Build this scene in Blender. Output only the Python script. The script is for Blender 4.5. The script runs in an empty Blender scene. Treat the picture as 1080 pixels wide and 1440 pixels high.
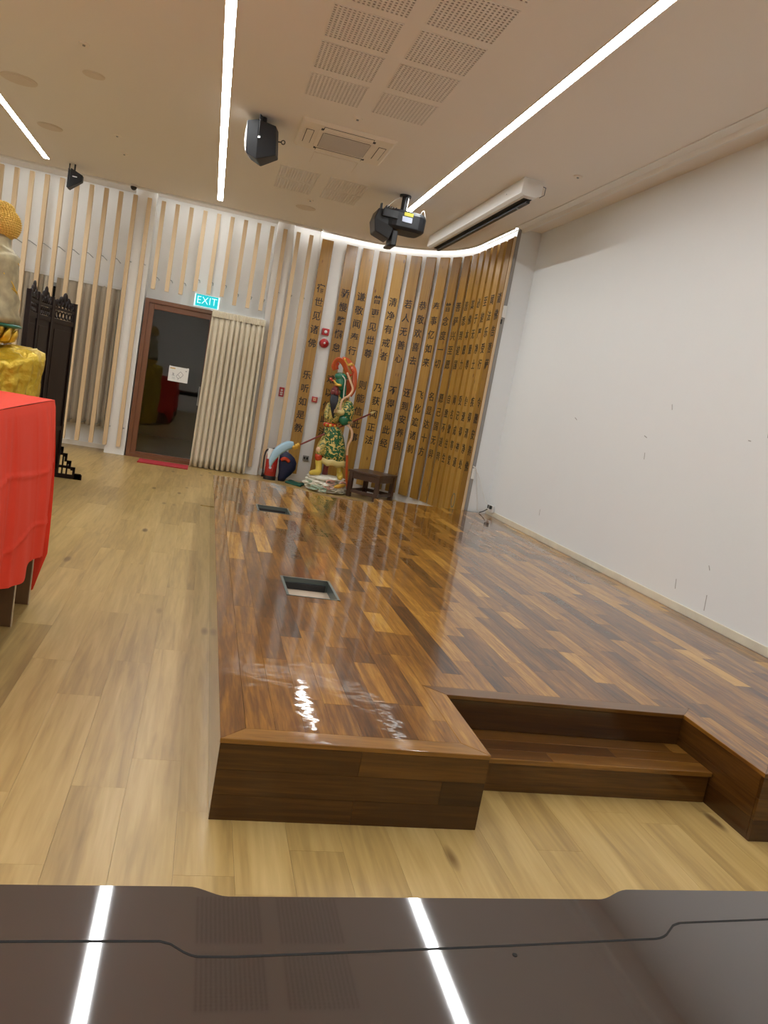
import bpy, math, random
from mathutils import Vector, Matrix
rnd = random.Random(7)
sc = bpy.context.scene
C = sc.collection
PI = math.pi
# ------------------------------------------------------------------ camera
cam_d = bpy.data.cameras.new('camera')
cam = bpy.data.objects.new('camera', cam_d)
C.objects.link(cam)
Rm = ((0.96022838, -0.21719281, 0.17546719), (0.1385152, -0.17510563, -0.97475716), (0.24243555, 0.96029441, -0.13805689))
m = Matrix.Identity(4)
for i in range(3):
    m[i][0] = Rm[0][i]; m[i][1] = -Rm[1][i]; m[i][2] = -Rm[2][i]
m[2][3] = 1.5
cam.matrix_world = m
cam_d.sensor_fit = 'VERTICAL'; cam_d.sensor_height = 36.0
cam_d.lens = 1078.16 / 1440 * 36
cam_d.clip_start = 0.02
sc.camera = cam
# ------------------------------------------------------------------ world (night outside), exposure
w = bpy.data.worlds.new('night'); sc.world = w; w.use_nodes = True
w.node_tree.nodes['Background'].inputs[0].default_value = (0.003, 0.004, 0.005, 1)
w.node_tree.nodes['Background'].inputs[1].default_value = 1.0
sc.view_settings.view_transform = 'Standard'; sc.view_settings.look = 'None'
sc.view_settings.exposure = 0.0; sc.view_settings.gamma = 1
sc.view_settings.use_curve_mapping = False
LIGHT = 38.5          # emission of the ceiling light strips
LIGHT_COL = (0.955, 0.99, 1.0)
COVE2 = 13.0; COVE = 6.5           # hidden cove strips along the back wall

# ------------------------------------------------------------------ materials
def nt(name):
    mt = bpy.data.materials.new(name); mt.use_nodes = True
    return mt, mt.node_tree.nodes, mt.node_tree.links, mt.node_tree.nodes['Principled BSDF']
def mat(name, col, rough=0.6, metal=0.0, coat=0.0, bump=0.0, bscale=30.0, var=0.0, coat_rough=0.05, spec=0.5, trans=0.0):
    mt, n, l, b = nt(name)
    b.inputs['Base Color'].default_value = (*col, 1); b.inputs['Roughness'].default_value = rough
    b.inputs['Metallic'].default_value = metal; b.inputs['Coat Weight'].default_value = coat
    b.inputs['Coat Roughness'].default_value = coat_rough; b.inputs['Specular IOR Level'].default_value = spec
    b.inputs['Transmission Weight'].default_value = trans
    if bump or var:
        g = n.new('ShaderNodeNewGeometry'); t = n.new('ShaderNodeTexNoise')
        t.inputs['Scale'].default_value = bscale; t.inputs['Detail'].default_value = 4
        l.new(g.outputs['Position'], t.inputs['Vector'])
        if bump:
            bp = n.new('ShaderNodeBump'); bp.inputs['Strength'].default_value = bump; bp.inputs['Distance'].default_value = 0.02
            l.new(t.outputs['Fac'], bp.inputs['Height']); l.new(bp.outputs['Normal'], b.inputs['Normal'])
        if var:
            r = n.new('ShaderNodeValToRGB')
            r.color_ramp.elements[0].position = 0.3; r.color_ramp.elements[1].position = 0.7
            r.color_ramp.elements[0].color = (*[c * (1 - var) for c in col], 1); r.color_ramp.elements[1].color = (*[min(1, c * (1 + var)) for c in col], 1)
            l.new(t.outputs['Fac'], r.inputs['Fac']); l.new(r.outputs['Color'], b.inputs['Base Color'])
    return mt
def emis(name, col, s):
    mt, n, l, b = nt(name)
    b.inputs['Base Color'].default_value = (*col, 1)
    b.inputs['Emission Color'].default_value = (*col, 1); b.inputs['Emission Strength'].default_value = s
    return mt
def ramp(n, stops):
    r = n.new('ShaderNodeValToRGB'); e = r.color_ramp.elements
    while len(e) < len(stops): e.new(0.5)
    for k, (p, c) in enumerate(stops):
        e[k].position = p; e[k].color = (*c, 1)
    return r
def wood(name, stops, rough=0.4, coat=0.0, coat_rough=0.05, gs=(40, 2.2, 40), wave=0.0, gamt=0.35, knots=None, knotcol=(0.16, 0.06, 0.02), contrast=0.5, fine=0.02, tonemix=0.75, coat_ior=1.5):
    """wood grain along Y (gs) ; the face attribute 'tone' picks each piece's shade"""
    mt, n, l, b = nt(name)
    g = n.new('ShaderNodeNewGeometry'); at = n.new('ShaderNodeAttribute'); at.attribute_name = 'tone'
    mp = n.new('ShaderNodeVectorMath'); mp.operation = 'MULTIPLY'; mp.inputs[1].default_value = gs
    l.new(g.outputs['Position'], mp.inputs[0])
    ad = n.new('ShaderNodeVectorMath'); ad.operation = 'ADD'
    sm = n.new('ShaderNodeMath'); sm.operation = 'MULTIPLY'; sm.inputs[1].default_value = 91.0
    l.new(at.outputs['Fac'], sm.inputs[0]); l.new(sm.outputs[0], ad.inputs[1]); l.new(mp.outputs[0], ad.inputs[0])
    t = n.new('ShaderNodeTexNoise'); t.inputs['Scale'].default_value = 0.55; t.inputs['Detail'].default_value = 6; t.inputs['Distortion'].default_value = 1.6
    l.new(ad.outputs[0], t.inputs['Vector'])
    mx = n.new('ShaderNodeMath'); mx.operation = 'MULTIPLY_ADD'; mx.inputs[1].default_value = tonemix; 
    l.new(at.outputs['Fac'], mx.inputs[0])
    t2 = n.new('ShaderNodeTexNoise'); t2.inputs['Scale'].default_value = 3.2; t2.inputs['Detail'].default_value = 3; t2.inputs['Distortion'].default_value = .6
    l.new(ad.outputs[0], t2.inputs['Vector'])
    tm = n.new('ShaderNodeMix'); tm.data_type = 'FLOAT'; tm.inputs[0].default_value = .38; l.new(t.outputs['Fac'], tm.inputs[2]); l.new(t2.outputs['Fac'], tm.inputs[3])
    gm = n.new('ShaderNodeMath'); gm.operation = 'MULTIPLY_ADD'; gm.inputs[1].default_value = contrast * 2; gm.inputs[2].default_value = -contrast + (1 - tonemix) / 2
    l.new(tm.outputs[0], gm.inputs[0]); l.new(gm.outputs[0], mx.inputs[2])
    r = ramp(n, stops); l.new(mx.outputs[0], r.inputs['Fac'])
    out = r.outputs['Color']
    if knots:
        k = n.new('ShaderNodeVectorMath'); k.operation = 'MULTIPLY'; k.inputs[1].default_value = knots
        l.new(g.outputs['Position'], k.inputs[0])
        v = n.new('ShaderNodeTexVoronoi'); v.inputs['Scale'].default_value = 1.0; l.new(k.outputs[0], v.inputs['Vector'])
        kr = ramp(n, [(0.06, (0, 0, 0)), (0.13, (1, 1, 1))]); l.new(v.outputs['Distance'], kr.inputs['Fac'])
        mm = n.new('ShaderNodeMix'); mm.data_type = 'RGBA'; mm.inputs[6].default_value = (*knotcol, 1)
        l.new(kr.outputs['Color'], mm.inputs[0]); l.new(out, mm.inputs[7]); out = mm.outputs[2]
    l.new(out, b.inputs['Base Color'])
    b.inputs['Roughness'].default_value = rough; b.inputs['Coat Weight'].default_value = coat; b.inputs['Specular IOR Level'].default_value = .12 if coat >= 1 else .5
    b.inputs['Coat Roughness'].default_value = coat_rough; b.inputs['Coat IOR'].default_value = coat_ior
    if wave:
        wn = n.new('ShaderNodeTexNoise'); wn.inputs['Scale'].default_value = 1.0; wn.inputs['Detail'].default_value = 2
        ws = n.new('ShaderNodeVectorMath'); ws.operation = 'MULTIPLY'; ws.inputs[1].default_value = (9, 15, 9)
        l.new(g.outputs['Position'], ws.inputs[0]); l.new(ws.outputs[0], wn.inputs['Vector'])
        bp = n.new('ShaderNodeBump'); bp.inputs['Strength'].default_value = wave; bp.inputs['Distance'].default_value = 0.01
        l.new(wn.outputs['Fac'], bp.inputs['Height']); l.new(bp.outputs['Normal'], b.inputs['Coat Normal'])
    return mt
M = {}
M['wall'] = mat('white_plaster', (0.84, 0.825, 0.80), 0.75, bump=0.04, bscale=8)
M['wall_r'] = None
M['ceiling'] = mat('ceiling_paint', (0.85, 0.80, 0.74), 0.85)
M['ceil_unit'] = mat('ceiling_unit_plastic', (0.86, 0.79, 0.69), 0.6)
M['ceil_disc'] = mat('ceiling_disc_paint', (0.74, 0.65, 0.55), 0.8)
M['grille_grey'] = mat('grille_mesh_grey', (0.30, 0.26, 0.22), 0.8, bump=0.6, bscale=300)
M['hole_back'] = mat('acoustic_fabric_shaded', (0.16, 0.12, 0.09), 0.95)  # fabric backing, coloured dark to stand in for shade inside the shallow panel holes
M['trim_white'] = mat('trim_white', (0.84, 0.83, 0.80), 0.55)
M['strip_grey'] = mat('grey_strip', (.30, .285, .27), .6)
M['skirting'] = mat('cream_skirting', (0.72, 0.67, 0.54), 0.5, var=0.1, bscale=3)
M['light'] = emis('light_diffuser', LIGHT_COL, LIGHT)
M['slat'] = wood('pale_slat_wood', [(0, (0.55, 0.38, 0.21)), (1, (0.74, 0.56, 0.35))], 0.5, gs=(40, 40, 1.5), contrast=0.25)
M['board'] = wood('pine_board', [(0.0, (0.20, 0.095, 0.015)), (0.5, (0.40, 0.21, 0.035)), (1, (0.60, 0.36, 0.085))], 0.36, coat=0.5, coat_rough=0.25, gs=(30, 30, 0.9), knots=(9, 9, 3.2), contrast=0.5, tonemix=0.5)
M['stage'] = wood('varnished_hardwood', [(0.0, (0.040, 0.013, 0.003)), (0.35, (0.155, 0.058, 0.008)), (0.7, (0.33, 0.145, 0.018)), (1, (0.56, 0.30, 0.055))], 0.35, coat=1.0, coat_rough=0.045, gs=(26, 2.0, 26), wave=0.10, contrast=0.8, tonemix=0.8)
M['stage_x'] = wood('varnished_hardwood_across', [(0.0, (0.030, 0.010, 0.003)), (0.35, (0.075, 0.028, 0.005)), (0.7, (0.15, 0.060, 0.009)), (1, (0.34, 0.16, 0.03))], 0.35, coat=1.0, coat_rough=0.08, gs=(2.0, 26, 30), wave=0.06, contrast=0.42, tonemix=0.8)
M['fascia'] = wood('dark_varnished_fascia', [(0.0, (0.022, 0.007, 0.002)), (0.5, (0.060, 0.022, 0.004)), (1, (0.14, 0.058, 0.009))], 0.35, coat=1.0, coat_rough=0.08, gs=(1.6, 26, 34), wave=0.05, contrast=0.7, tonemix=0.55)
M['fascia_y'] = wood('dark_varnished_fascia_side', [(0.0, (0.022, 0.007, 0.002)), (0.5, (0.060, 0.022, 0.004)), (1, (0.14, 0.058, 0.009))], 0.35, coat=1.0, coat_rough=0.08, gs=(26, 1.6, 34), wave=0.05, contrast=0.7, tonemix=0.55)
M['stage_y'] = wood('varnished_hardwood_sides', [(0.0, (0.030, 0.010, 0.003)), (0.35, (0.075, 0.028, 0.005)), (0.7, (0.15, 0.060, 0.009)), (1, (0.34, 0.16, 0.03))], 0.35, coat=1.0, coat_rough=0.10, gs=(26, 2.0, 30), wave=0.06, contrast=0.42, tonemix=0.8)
M['oak'] = wood('oak_laminate', [(0.0, (0.22, 0.13, 0.038)), (0.5, (0.44, 0.295, 0.10)), (1, (0.60, 0.43, 0.18))], 0.38, coat=0.25, coat_rough=0.3, gs=(14, .9, 14), contrast=0.85, tonemix=0.22, knots=(4.2, 1.3, 4.2), knotcol=(.17, .095, .03))
M['door_wood'] = wood('door_frame_wood', [(0, (0.115, 0.038, 0.014)), (1, (0.22, 0.082, 0.03))], 0.4, coat=0.3, coat_rough=0.2, gs=(30, 30, 2), contrast=0.4)
M['dark_wood'] = wood('black_carved_wood', [(0, (0.006, 0.003, 0.003)), (1, (0.020, 0.009, 0.007))], 0.45, coat=0.12, coat_rough=0.15, gs=(30, 30, 2))
M['stool_wood'] = wood('dark_stool_wood', [(0, (0.03, 0.013, 0.008)), (1, (0.085, 0.036, 0.02))], 0.4, coat=0.3, coat_rough=0.2, gs=(10, 10, 10))
M['table_wood'] = wood('polished_table_wood', [(0, (0.008, 0.005, 0.005)), (1, (0.030, 0.019, 0.018))], 0.38, coat=1.0, coat_rough=0.035, gs=(2.5, 60, 60), contrast=0.5, coat_ior=2.35)
M['leg_wood'] = wood('brown_leg_board', [(0, (0.15, 0.08, 0.035)), (1, (0.24, 0.13, 0.06))], 0.5, gs=(20, 20, 2))
M['edge_band'] = mat('pale_edge_band', (0.55, 0.45, 0.30), 0.5)
M['black'] = mat('black_plastic', (0.012, 0.012, 0.014), 0.42)
M['black2'] = mat('black_soft_plastic', (0.010, 0.011, 0.014), 0.5)
M['dark_gap'] = mat('dark_slot', (0.01, 0.01, 0.01), 0.9)
M['metal'] = mat('brushed_metal', (0.35, 0.36, 0.35), 0.35, metal=0.9)
M['box_metal'] = mat('floor_box_metal', (0.15, 0.18, 0.17), 0.4, metal=0.5)
M['box_floor'] = mat('floor_box_base', (0.50, 0.40, 0.30), 0.6)
M['white_plastic'] = mat('white_plastic', (0.78, 0.77, 0.74), 0.4)
M['dark_wood'].node_tree.nodes['Principled BSDF'].inputs['Specular IOR Level'].default_value = 0.2
M['paper'] = mat('paper', (0.80, 0.79, 0.75), 0.8)
M['ink'] = mat('black_ink', (0.02, 0.012, 0.008), 0.6)
M['grey_ink'] = mat('grey_ink', (0.10, 0.10, 0.12), 0.8)
M['red_pl'] = mat('red_plastic', (0.42, 0.012, 0.015), 0.3, coat=0.5)
M['red_paint'] = mat('red_enamel', (0.45, 0.015, 0.012), 0.22, coat=0.7)
M['red_mat'] = mat('red_mat', (0.50, 0.03, 0.045), 0.9, bump=0.4, bscale=150)
M['green_mat'] = mat('green_cloth', (0.012, 0.10, 0.065), 0.85, bump=0.4, bscale=80)
M['navy'] = mat('navy_fabric', (0.006, 0.010, 0.045), 0.45, bump=0.2, bscale=25)
M['yellow'] = mat('yellow_label', (0.65, 0.58, 0.06), 0.6)
M['label_blue'] = mat('pale_blue_label', (0.55, 0.60, 0.75), 0.6)
M['exit_teal'] = emis('exit_teal', (0.0, 0.42, 0.48), 0.75)
M['exit_white'] = emis('exit_white', (0.62, 0.95, 0.97), 1.15)
M['chrome_dot'] = mat('silver_screw', (0.8, 0.8, 0.8), 0.25, metal=1)
def cloth(name, col, rough=0.7, sheen=0.3, wrinkle=0.3, scale=14, trans=0.0, metal=0.0):
    mt = mat(name, col, rough, bump=wrinkle, bscale=scale, metal=metal)
    b = mt.node_tree.nodes['Principled BSDF']; b.inputs['Sheen Weight'].default_value = sheen
    return mt
M['red_cloth'] = cloth('red_cloth', (0.78, 0.042, 0.012), 0.75, 0.0, 0.12, 10)
M['gold_cloth'] = cloth('gold_satin', (0.62, 0.43, 0.035), 0.30, 0.0, 0.9, 20, metal=0.4)
M['curtain'] = cloth('curtain_cream', (0.68, 0.60, 0.45), 0.8, 0.2, 0.1, 60)
M['curtain2'] = cloth('curtain_taupe', (0.50, 0.43, 0.33), 0.8, 0.2, 0.1, 60)
# glass of the door
mt, n, l, b = nt('night_glass'); b.inputs['Base Color'].default_value = (0.9, 0.95, 0.95, 1)
b.inputs['Roughness'].default_value = 0.02; b.inputs['Transmission Weight'].default_value = 1.0; b.inputs['IOR'].default_value = 1.5
M['glass'] = mt
M['outside'] = mat('dark_terrace', (0.012, 0.013, 0.014), 0.8)
# right wall: white paint with worn scuffs of its own
mt, n, l, b = nt('white_wall_scuffed')
g = n.new('ShaderNodeNewGeometry'); t = n.new('ShaderNodeTexNoise'); t.inputs['Scale'].default_value = 3.1; t.inputs['Detail'].default_value = 8; t.inputs['Roughness'].default_value = 0.7
l.new(g.outputs['Position'], t.inputs['Vector'])
r = ramp(n, [(0.0, (0.71, 0.73, 0.73)), (0.27, (0.77, 0.79, 0.79)), (0.31, (0.81, 0.83, 0.835)), (1, (0.825, 0.845, 0.85))]); l.new(t.outputs['Fac'], r.inputs['Fac'])
l.new(r.outputs['Color'], b.inputs['Base Color']); b.inputs['Roughness'].default_value = 0.7
M['wall_r'] = mt
M['scuff'] = mat('scuff_grey', (0.42, 0.41, 0.40), 0.8)
# statue materials
def brocade(name, base, gold, scale=22, thr=0.5):
    mt, n, l, b = nt(name)
    g = n.new('ShaderNodeNewGeometry'); t = n.new('ShaderNodeTexNoise'); t.inputs['Scale'].default_value = scale; t.inputs['Detail'].default_value = 1.5; t.inputs['Distortion'].default_value = 2.5
    l.new(g.outputs['Position'], t.inputs['Vector'])
    r = ramp(n, [(thr - 0.02, base), (thr + 0.02, gold)]); r.color_ramp.interpolation = 'LINEAR'
    l.new(t.outputs['Fac'], r.inputs['Fac']); l.new(r.outputs['Color'], b.inputs['Base Color']); b.inputs['Roughness'].default_value = 0.28
    bp = n.new('ShaderNodeBump'); bp.inputs['Strength'].default_value = 0.6; bp.inputs['Distance'].default_value = 0.01
    l.new(t.outputs['Fac'], bp.inputs['Height']); l.new(bp.outputs['Normal'], b.inputs['Normal'])
    return mt
M['robe'] = brocade('green_gold_brocade', (0.006, 0.10, 0.035), (0.66, 0.50, 0.14), 13, 0.55)
M['robe2'] = brocade('gold_green_armour', (0.02, 0.10, 0.04), (0.60, 0.45, 0.12), 22, 0.44)
M['cream_gold'] = mat('cream_gold_paint', (0.62, 0.50, 0.20), 0.3)
M['st_green'] = mat('green_enamel', (0.012, 0.16, 0.085), 0.22, coat=0.5)
M['st_red'] = mat('red_enamel_statue', (0.50, 0.045, 0.012), 0.25, coat=0.5)
M['st_orange'] = mat('orange_enamel', (0.60, 0.10, 0.02), 0.3, coat=0.4)
M['st_pink'] = mat('pale_pink_edge', (0.75, 0.48, 0.30), 0.35)
M['st_face'] = mat('dark_red_face', (0.20, 0.022, 0.022), 0.3, coat=0.5)
M['st_black'] = mat('black_beard', (0.006, 0.006, 0.012), 0.3)
M['st_yellow'] = mat('yellow_boot', (0.62, 0.45, 0.06), 0.3, coat=0.4)
M['st_gold'] = mat('gold_trim', (0.65, 0.38, 0.06), 0.3, metal=0.5)
M['st_skin'] = mat('tan_hand', (0.55, 0.38, 0.18), 0.4)
M['st_blue'] = mat('pale_blue_blade', (0.36, 0.55, 0.68), 0.3, coat=0.5)
M['st_cloud'] = mat('white_cloud', (0.78, 0.76, 0.66), 0.4)
M['st_cloudg'] = mat('pale_green_cloud', (0.38, 0.50, 0.38), 0.4)
M['st_cloudp'] = mat('pink_cloud_line', (0.62, 0.36, 0.30), 0.4)
M['b_body'] = mat('weathered_gold_robe', (0.36, 0.30, 0.17), 0.42, metal=0.3, var=0.3, bscale=14, bump=0.2)
M['b_hair'] = mat('bright_gold_hair', (0.78, 0.53, 0.12), 0.4, metal=0.3)
M['b_gold'] = mat('bright_gold_petals', (0.75, 0.48, 0.05), 0.3, metal=0.5)
M['b_green'] = mat('green_lotus_disc', (0.02, 0.16, 0.10), 0.35)

# ------------------------------------------------------------------ mesh builder
class MB:
    def __init__(s): s.v = []; s.f = []; s.t = []; s.m = []
    def add(s, vs, fs, tone=0.5, mi=0):
        o = len(s.v); s.v += [tuple(p) for p in vs]
        for f in fs: s.f.append(tuple(o + i for i in f)); s.t.append(tone); s.m.append(mi)
        return s
    def box(s, x0, y0, z0, x1, y1, z1, tone=0.5, mi=0):
        return s.prism([(x0, y0), (x1, y0), (x1, y1), (x0, y1)], z0, z1, tone, mi)
    def prism(s, pts, z0, z1, tone=0.5, mi=0):
        k = len(pts); vs = [(p[0], p[1], z0) for p in pts] + [(p[0], p[1], z1) for p in pts]
        fs = [tuple(range(k - 1, -1, -1)), tuple(range(k, 2 * k))] + [(i, (i + 1) % k, k + (i + 1) % k, k + i) for i in range(k)]
        return s.add(vs, fs, tone, mi)
    def hexa(s, b, t, tone=0.5, mi=0):
        return s.add(list(b) + list(t), [(3, 2, 1, 0), (4, 5, 6, 7), (0, 1, 5, 4), (1, 2, 6, 5), (2, 3, 7, 6), (3, 0, 4, 7)], tone, mi)
    def obox(s, c, ax, ay, az, hx, hy, hz, mi=0):
        c = Vector(c); ax = Vector(ax).normalized(); ay = Vector(ay).normalized(); az = Vector(az).normalized()
        P = lambda i, j, k: c + ax * hx * i + ay * hy * j + az * hz * k
        return s.hexa([P(-1, -1, -1), P(1, -1, -1), P(1, 1, -1), P(-1, 1, -1)], [P(-1, -1, 1), P(1, -1, 1), P(1, 1, 1), P(-1, 1, 1)], 0.5, mi)
    def rings(s, R, cap=True, mi=0, tone=0.5, closed=True):
        k = len(R[0]); vs = [p for r in R for p in r]; fs = []
        for i in range(len(R) - 1):
            for j in range(k if closed else k - 1):
                a, b = i * k + j, i * k + (j + 1) % k
                fs.append((a, b, b + k, a + k))
        if cap and closed:
            fs.append(tuple(range(k - 1, -1, -1))); o = (len(R) - 1) * k; fs.append(tuple(o + j for j in range(k)))
        return s.add(vs, fs, tone, mi)
    def tube(s, path, rad, n=8, flat=1.0, up=(0, 0, 1), mi=0):
        P = [Vector(p) for p in path]; R = []
        if not isinstance(rad, (list, tuple)): rad = [rad] * len(P)
        prev = None
        for i, p in enumerate(P):
            d = (P[min(i + 1, len(P) - 1)] - P[max(i - 1, 0)]).normalized()
            if prev is None:
                u = Vector(up)
                if abs(u.dot(d)) > 0.95: u = Vector((1, 0, 0))
            else: u = prev
            u = (u - d * u.dot(d)).normalized(); prev = u; w_ = d.cross(u)
            R.append([p + u * math.cos(a) * rad[i] + w_ * math.sin(a) * rad[i] * flat for a in [2 * PI * j / n for j in range(n)]])
        return s.rings(R, mi=mi)
    def cyl(s, c, r, h, n=24, mi=0, r2=None, axis='z'):
        r2 = r if r2 is None else r2; R = []
        for t, rr in ((0, r), (1, r2)):
            ring = []
            for j in range(n):
                a = 2 * PI * j / n; x, y, z = rr * math.cos(a), rr * math.sin(a), h * t
                if axis == 'y': x, y, z = x, z, -y
                if axis == 'x': x, y, z = z, x, y
                ring.append((c[0] + x, c[1] + y, c[2] + z))
            R.append(ring)
        return s.rings(R, mi=mi)
    def ell(s, c, rx, ry, rz, n=16, k=10, mi=0, rot=None, fn=None):
        R = []
        for i in range(k + 1):
            ph = -PI / 2 + PI * i / k; ring = []
            cr = max(math.cos(ph), 0.01)
            for j in range(n):
                a = 2 * PI * j / n; p = Vector((rx * cr * math.cos(a), ry * cr * math.sin(a), rz * math.sin(ph)))
                if fn: p = Vector(fn(p))
                if rot: p = rot @ p
                ring.append(Vector(c) + p)
            R.append(ring)
        return s.rings(R, mi=mi)
    def grid(s, fn, nu, nv, mi=0, thick=0.0):
        vs = [fn(i / nu, j / nv) for i in range(nu + 1) for j in range(nv + 1)]
        fs = [(i * (nv + 1) + j, (i + 1) * (nv + 1) + j, (i + 1) * (nv + 1) + j + 1, i * (nv + 1) + j + 1) for i in range(nu) for j in range(nv)]
        return s.add(vs, fs, 0.5, mi)
    def mesh(s, name, mats, smooth=False):
        me = bpy.data.meshes.new(name); me.from_pydata(s.v, [], s.f)
        for q in (mats if isinstance(mats, (list, tuple)) else [mats]): me.materials.append(M[q] if isinstance(q, str) else q)
        a = me.attributes.new('tone', 'FLOAT', 'FACE'); a.data.foreach_set('value', s.t)
        if any(s.m): me.polygons.foreach_set('material_index', s.m)
        if smooth: me.polygons.foreach_set('use_smooth', [True] * len(s.f))
        me.update(); return me
    def build(s, name, mats, parent=None, smooth=False, bevel=0.0, loc=None, solid=0.0, sub=0):
        o = bpy.data.objects.new(name, s.mesh(name, mats, smooth)); C.objects.link(o)
        if parent: o.parent = parent
        if loc: o.location = loc
        if solid:
            q = o.modifiers.new('s', 'SOLIDIFY'); q.thickness = solid; q.offset = 0
        if bevel:
            q = o.modifiers.new('b', 'BEVEL'); q.width = bevel; q.segments = 2; q.limit_method = 'ANGLE'; q.angle_limit = 0.6
        if sub:
            q = o.modifiers.new('u', 'SUBSURF'); q.levels = sub; q.render_levels = sub
        return o
def tag(o, label=None, cat=None, group=None, kind=None):
    for k, v in (('label', label), ('category', cat), ('group', group), ('kind', kind)):
        if v: o[k] = v
    return o
def empty(name, loc=(0, 0, 0), rz=0, label=None, cat=None, group=None, kind=None):
    o = bpy.data.objects.new(name, None); C.objects.link(o); o.location = loc; o.rotation_euler = (0, 0, rz); o.empty_display_size = 0.1
    return tag(o, label, cat, group, kind)
def struct(o): o['kind'] = 'structure'; return o
def text_mesh(body, size=1.0, bold=0.0, name='lettering', depth=0.001):
    c = bpy.data.curves.new(name, 'FONT'); c.body = body; c.size = size; c.align_x = 'CENTER'; c.align_y = 'CENTER'
    c.offset = bold; c.extrude = depth; c.resolution_u = 2
    o = bpy.data.objects.new('tmp_' + name, c); C.objects.link(o); bpy.context.view_layer.update()
    me = bpy.data.meshes.new_from_object(o, depsgraph=bpy.context.evaluated_depsgraph_get())
    vs = [tuple(v.co) for v in me.vertices]; fs = [tuple(p.vertices) for p in me.polygons]
    bpy.data.objects.remove(o); bpy.data.curves.remove(c); bpy.data.meshes.remove(me)
    return vs, fs
def lerp(a, b, t): return a + (b - a) * t
def curve_pts(pts, n):
    """Catmull-Rom through pts"""
    P = [Vector(p) for p in pts]; P = [P[0] * 2 - P[1]] + P + [P[-1] * 2 - P[-2]]; out = []
    segs = len(P) - 3
    for i in range(n + 1):
        u = i / n * segs; k = min(int(u), segs - 1); t = u - k; a, b, c, d = P[k:k + 4]
        out.append(0.5 * ((2 * b) + (c - a) * t + (2 * a - 5 * b + 4 * c - d) * t * t + (3 * b - a - 3 * c + d) * t ** 3))
    return out

# ================================================================== ROOM
CZ = 3.97; XL = -6.5; XR = 3.82; YF = -2.6; YB = 12.95
SLOT0, SLOT1 = 3.46, 3.575
# floor: base slab plus planks of its own
floor = struct(MB().box(XL, YF, -0.12, XR + 0.3, YB + 0.3, -0.009).build('floor', 'oak'))
def floor_planks():
    W, L = 0.185, 1.22; cells = []
    x = -3.6
    while x < 4.05:
        off = rnd.random() * L; y = -0.3 - off
        while y < YB:
            x0, x1, y0, y1 = x, min(x + W, XR), max(y, -0.3), min(y + L, YB)
            y += L
            if x0 >= XR or y1 - y0 < 0.02: continue
            # under the stage nothing is laid
            if x1 > 0.22:
                if y0 > 2.80 and y1 < 9.4: continue
                if y0 < 2.80 < y1: y1 = 2.80 if x1 > 1.2 and x0 < 2.4 else 2.52
                if y0 < 9.3 < y1: y0 = 8.9
                if y1 - y0 < 0.05: continue
                if y0 >= 2.4 and y1 < 9 and not (x1 > 1.2 and x0 < 2.4): continue
            cx, cy = (x0 + x1) / 2, (y0 + y1) / 2
            vis = (cy > 0.9) and (cx > -0.31 * cy - 0.35) and (cx < 0.9 * cy + .6) and not (cx > 0.3 and 3 < cy < 11.2)
            cells.append((0 if vis else 1, cy * cy + cx * cx, x0, y0, x1, y1))
        x += W
    cells.sort(); rest = MB(); g = 0.00035
    for k, (v, d, x0, y0, x1, y1) in enumerate(cells):
        tone = rnd.random()
        if v == 0 and k < 280:
            MB().box(x0 + g, y0 + g, -0.009, x1 - g, y1 - g, 0.0, tone).build('plank', 'oak', floor)
        else: rest.box(x0 + g, y0 + g, -0.009, x1 - g, y1 - g, 0.0, tone)
    o = rest.build('remaining_planks', 'oak', floor); o['kind'] = 'stuff'
    # the part of the room behind and left of the camera
    rest = MB(); 
    for i in range(16):
        for j in range(13): rest.box(XL + i * .185 + g, YF + j * 1.22, -.009, XL + (i + 1) * .185 - g, min(YF + (j + 1) * 1.22 - g, YB), 0, rnd.random())
    for i in range(41):
        for j in range(2): rest.box(-3.6 + i * .185 + g, YF + j * 1.15, -.009, min(XR, -3.6 + (i + 1) * .185 - g), min(YF + (j + 1) * 1.15 - g, -.3), 0, rnd.random())
    o = rest.build('far_planks', 'oak', floor); o['kind'] = 'stuff'
floor_planks()

# ceiling with a light slot running along the right wall
ceil = MB()
ceil.box(XL, YF, CZ, XR + .2, YB + 0.2, CZ + 0.2)
ceiling = struct(ceil.build('ceiling', 'ceiling'))
sl = MB(); prof_ = [(3.455, .002), (3.455, -.010), (3.475, -.012), (3.485, -.004), (3.540, -.016), (3.558, -.052), (3.582, -.052), (3.582, .002)]
sl.rings([[(px, yy, CZ + pz) for px, pz in prof_] for yy in (YF, 9.59)])
struct(sl.build('trim_1', 'trim_white'))
# right wall
wr = struct(MB().box(XR, YF, 0, XR + 0.2, 9.6, CZ + .2).build('wall_right', 'wall_r'))
ret = struct(MB().box(3.5455, 9.6, 0, XR + 0.2, 9.8, CZ + .1).build('wall_return', 'wall_r'))
struct(MB().box(XR - .012, YF, 0.3, XR, 9.6, 0.365).build('baseboard_right', 'skirting', bevel=.003))
sb = MB()
for (y, z, a, L) in ((6.2, 1.62, .3, .05), (6.15, 1.45, 1.4, .06), (5.9, 1.9, 1.2, .05), (4.72, 1.95, .2, .05), (4.68, 1.78, 1.45, .09), (4.95, .72, 1.0, .04), (4.9, .46, 1.5, .12), (5.3, .5, 1.4, .08), (7.6, 1.7, .4, .06), (8.0, .6, 1.5, .07), (4.85, 1.7, .1, .03)):
    dy, dz = math.cos(a) * L / 2, math.sin(a) * L / 2
    sb.obox((XR - .0006, y, z), (1, 0, 0), (0, dy, dz), (0, -dz, dy), .0005, L / 2, .004)
sb.build('scuff_marks', 'scuff', wr)
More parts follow.
